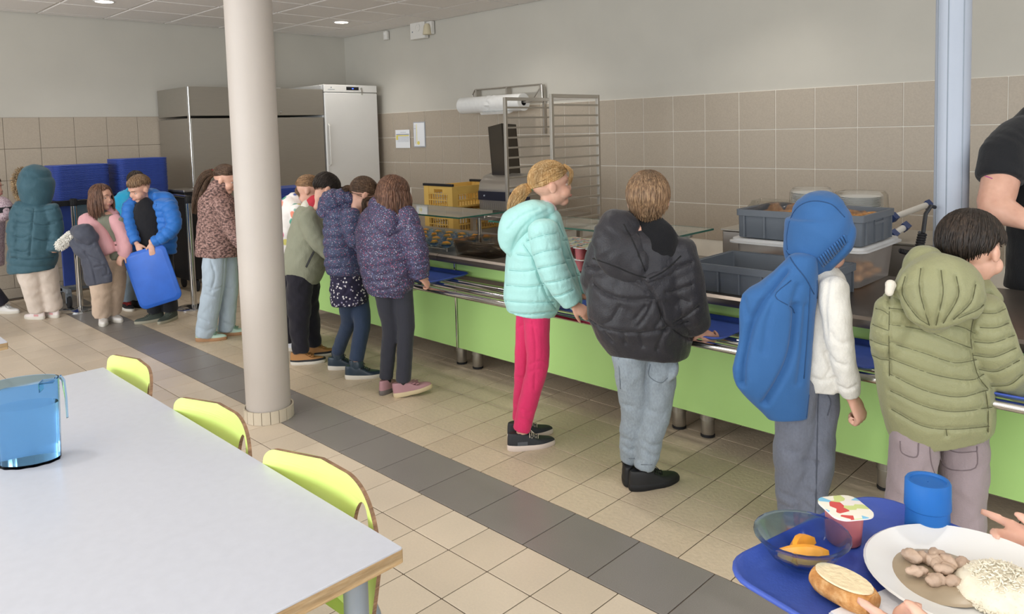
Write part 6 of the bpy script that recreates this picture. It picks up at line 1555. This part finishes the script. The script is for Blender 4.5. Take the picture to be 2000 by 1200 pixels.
# ------------------------------------------------------------------ the carried tray in the foreground, and who carries it
TZ = .892; TA = R(-12)
tc = Vector((3.698, -.888, TZ))
o = tray_obj(Matrix.Translation(tc) @ Matrix.Rotation(TA, 4, 'Z'), 'blue meal tray with a served lunch carried in the right foreground', me_tray)
def ont(x, y, dz=.0045): return tc+Vector((x*cos(TA)-y*sin(TA), x*sin(TA)+y*cos(TA), dz))
bw = make_bowl(px(1566, 1092, 'Z', TZ+.01)-Z*.0055, 'clear blue bowl with orange melon on the foreground tray', None, big=True); bw.scale = (.94,)*3
yp = make_pot(px(1648, 1058, 'Z', TZ+.005), R(-38), 'pink yoghurt pot with a foil lid on the foreground tray'); yp.scale = (.84,)*3
t = root('upturned_cup', px(1811, 1036, 'Z', TZ+.0045), 0, 'blue plastic tumbler standing upside down on the foreground tray', 'cup')
M_cup = plain('blue_tumbler_plastic', '#3f86d6', .3, trans=.45, ior=1.15, alpha=.93)
MB().lathe([(.0295, 0), (.0295, .004), (.0285, .034), (.0305, .036), (.0305, .040), (.0298, .072), (.028, .075), (.024, .075), (.023, .072), (.001, .072), (.001, .069), (.026, .069), (.0275, .036), (.027, .002)], 32, cap0=False, cap1=False).build('cup', M_cup, t)
pc = px(1893, 1138, 'Z', TZ+.012); pc = Vector((pc.x, pc.y, TZ+.0045))
t = root('dinner_plate', pc, 0, 'white dinner plate of rice and chicken on the foreground tray', 'plate')
MB().lathe([(.06, 0), (.064, .002), (.085, .006), (.118, .017), (.121, .019), (.118, .0205), (.084, .010), (.062, .006), (.001, .005)], 48).build('plate', M_white, t)
M_rice = plain('rice', '#ebe3cf', .6, var=.06, vscale=60); M_chk = plain('chicken', '#bba28e', .5, var=.14, vscale=60, bump=.5, bscale=90); M_sauce = plain('cream_sauce', '#a8977f', .3, var=.08, vscale=30)
rnd = random.Random(4); mb = MB()
for q in range(1500):
    a = rnd.uniform(0, 2*pi); r_ = .062*math.sqrt(rnd.random()); h = .030*(1-(r_/.064)**2); x, y = .034+r_*cos(a)*.85, .005+r_*sin(a)
    c = Vector((x, y, .007+h*rnd.uniform(.7, 1.05))); d_ = Vector((rnd.uniform(-1, 1), rnd.uniform(-1, 1), rnd.uniform(-.5, .5))).normalized()*.0034
    mb.tube([c-d_, c, c+d_], [.0006, .0012, .0006], 4)
o = mb.build('rice', M_rice, t, 0); o['kind'] = 'stuff'
b = Blob(); b.ell(Vector((.034, .005, .008)), .053, .060, .024); b.build('rice_mound', M_rice, t, .004, 2, .0012, 150)
MB().lathe([(.062, .0085), (.058, .0105), (.03, .013), (.001, .0135)], 30, -.030, -.012, 1.05).build('sauce', M_sauce, t)
for q in range(17):
    b = Blob(); c = Vector((-.034+rnd.uniform(-.034, .024), -.010+rnd.uniform(-.044, .044), .018+rnd.uniform(-.002, .005))); a = rnd.uniform(0, 3)
    M3 = Matrix.Rotation(a, 3, 'Z'); b.ell(c, rnd.uniform(.011, .016), rnd.uniform(.007, .010), rnd.uniform(.006, .009), M3); b.build('chicken_piece', M_chk, t, .003, 1, .0016, 160)
# bread
bp = px(1648, 1168, 'Z', TZ+.012); t = root('bread_roll', (bp.x, bp.y, TZ+.005), R(-12), 'cut piece of baguette on the foreground tray', 'bread'); t.scale = (.80,)*3
rs = []; rc = []
for q in range(9):
    u = (q-4)/4; k = (1-.35*abs(u)**4)
    rs.append([(u*.048, .030*k*cos(a), .023+.023*k*sin(a) if sin(a) > -.9 else .002) for a in [2*pi*j/20 for j in range(20)]])
MB().rings([[(x, y, min(z, .038)) for x, y, z in r] for r in rs]).build('crust', M_bread, t)
MB().rings([[(x*.98, y*.96, .0382+.003*q) for x, y in [(.047*cos(2*pi*j/24)*(1 if True else 0), .0265*sin(2*pi*j/24)) for j in range(24)]] for q in (0, 1)]).build('crumb', M_crumb, t)
np_ = px(1735, 1192, 'Z', TZ+.008); o = MB().box(-.055, .055, -.055, .055, 0, .003, bev=.001).box(-.053, .053, -.054, .052, .0032, .006, bev=.001).build('paper_napkin', plain('napkin', '#e6e6ea', .9, bump=.3, bscale=60)); o.location = (np_.x+.02, np_.y-.02, TZ+.005); o.rotation_euler.z = R(-20); tag(o, 'folded white paper napkin on the near edge of the foreground tray', 'napkin')
# carrier: stands to the right of the frame, both hands on the long edges of the tray
f = Fig(None, 'person just outside the right edge whose hands carry the foreground tray', base=(4.22, -.98, 0))
def W(x, y, z): return Vector((x, y, z))-f.base
hx = Vector((-1, .0, 0))
tipL = px(1906, 1016, 'Z', .902); tipR = px(1650, 1196, 'Z', .905); dL = (px(2000, 1058, 'Z', .902)-tipL).normalized()
b = Blob(); CB = fabric('grey_blue_sweater', '#6f7f95', .9)
ax = Vector((0, 1, 0))
b.chain([(W(4.26, -.98, 1.08), .06, 1.1), (W(4.25, -.98, 1.03), .105, 1.4), (W(4.24, -.98, .9), .11, 1.35), (W(4.22, -.98, .7), .11, 1.25), (W(4.22, -.98, .62), .11, 1.25)], deep=ax, n=24, caps=(.5, 0))
f.bb.chain([(W(4.26, -.98, 1.12), .045, 1), (W(4.25, -.98, 1.0), .08, 1.4), (W(4.22, -.98, .62), .085, 1.25)], deep=ax, n=16)
for s_, sh_, el_, wr_ in ((1, (4.25, -.83, 1.01), (4.23, -.72, .84), tipL+dL*.140+Vector((0, 0, -.004))), (-1, (4.25, -1.13, 1.01), (4.24, -1.21, .84), tipR+Vector((.145, -.012, -.004)))):
    S_, E_, Wr = W(*sh_), W(*el_), Vector(wr_)-f.base
    b.chain([(S_, .05, 1), (E_, .042, 1), (E_.lerp(Wr, .6), .034, 1)], n=18)
    f.bb.chain([(S_, .035, 1), (E_, .030, 1), (E_.lerp(Wr, .6), .025, 1), (Wr, .020, .9)], n=16)
    hand(f.bb, Wr, -dL if s_ > 0 else Vector((-1, .08, .02)), Vector((0, -s_*.92, .22)), s_, .95, 8, 2, thumb=22, tcurl=5, curls=(6, 55, 65, 70))
b.build('sweater', CB, f.root, .010, 3, .003)
hd = Head(W(4.25, -.98, 1.22), 0, 25, 0, .21)
hd.f = Vector((-.9, 0, -.43)).normalized(); hd.r = hd.f.cross(Z).normalized(); hd.u = hd.r.cross(hd.f).normalized(); hd.body(f.bb); hd.features(f.root); hd.hair(f.root, H_brown, 'short', 0, 20, nl=160)
b = Blob()
for s_ in (-1, 1):
    b.chain([(W(4.23, -.98+.065*s_, .66), .085, 1), (W(4.22, -.98+.07*s_, .38), .062, 1), (W(4.24, -.98+.075*s_, .07), .05, 1)], deep=ax, n=18, caps=(.5, 0))
    f.bb.chain([(W(4.23, -.98+.065*s_, .62), .06, 1), (W(4.22, -.98+.07*s_, .38), .04, 1), (W(4.24, -.98+.075*s_, .06), .026, 1)], deep=ax, n=12)
    shoe(f.root, W(4.20, -.98+.08*s_, 0), -45, .22, upper=M_black, lace=M_white)
b.build('trousers', fabric('dark_trousers', '#26242e', .95), f.root, .012, 2); f.finish(.0055, .5)
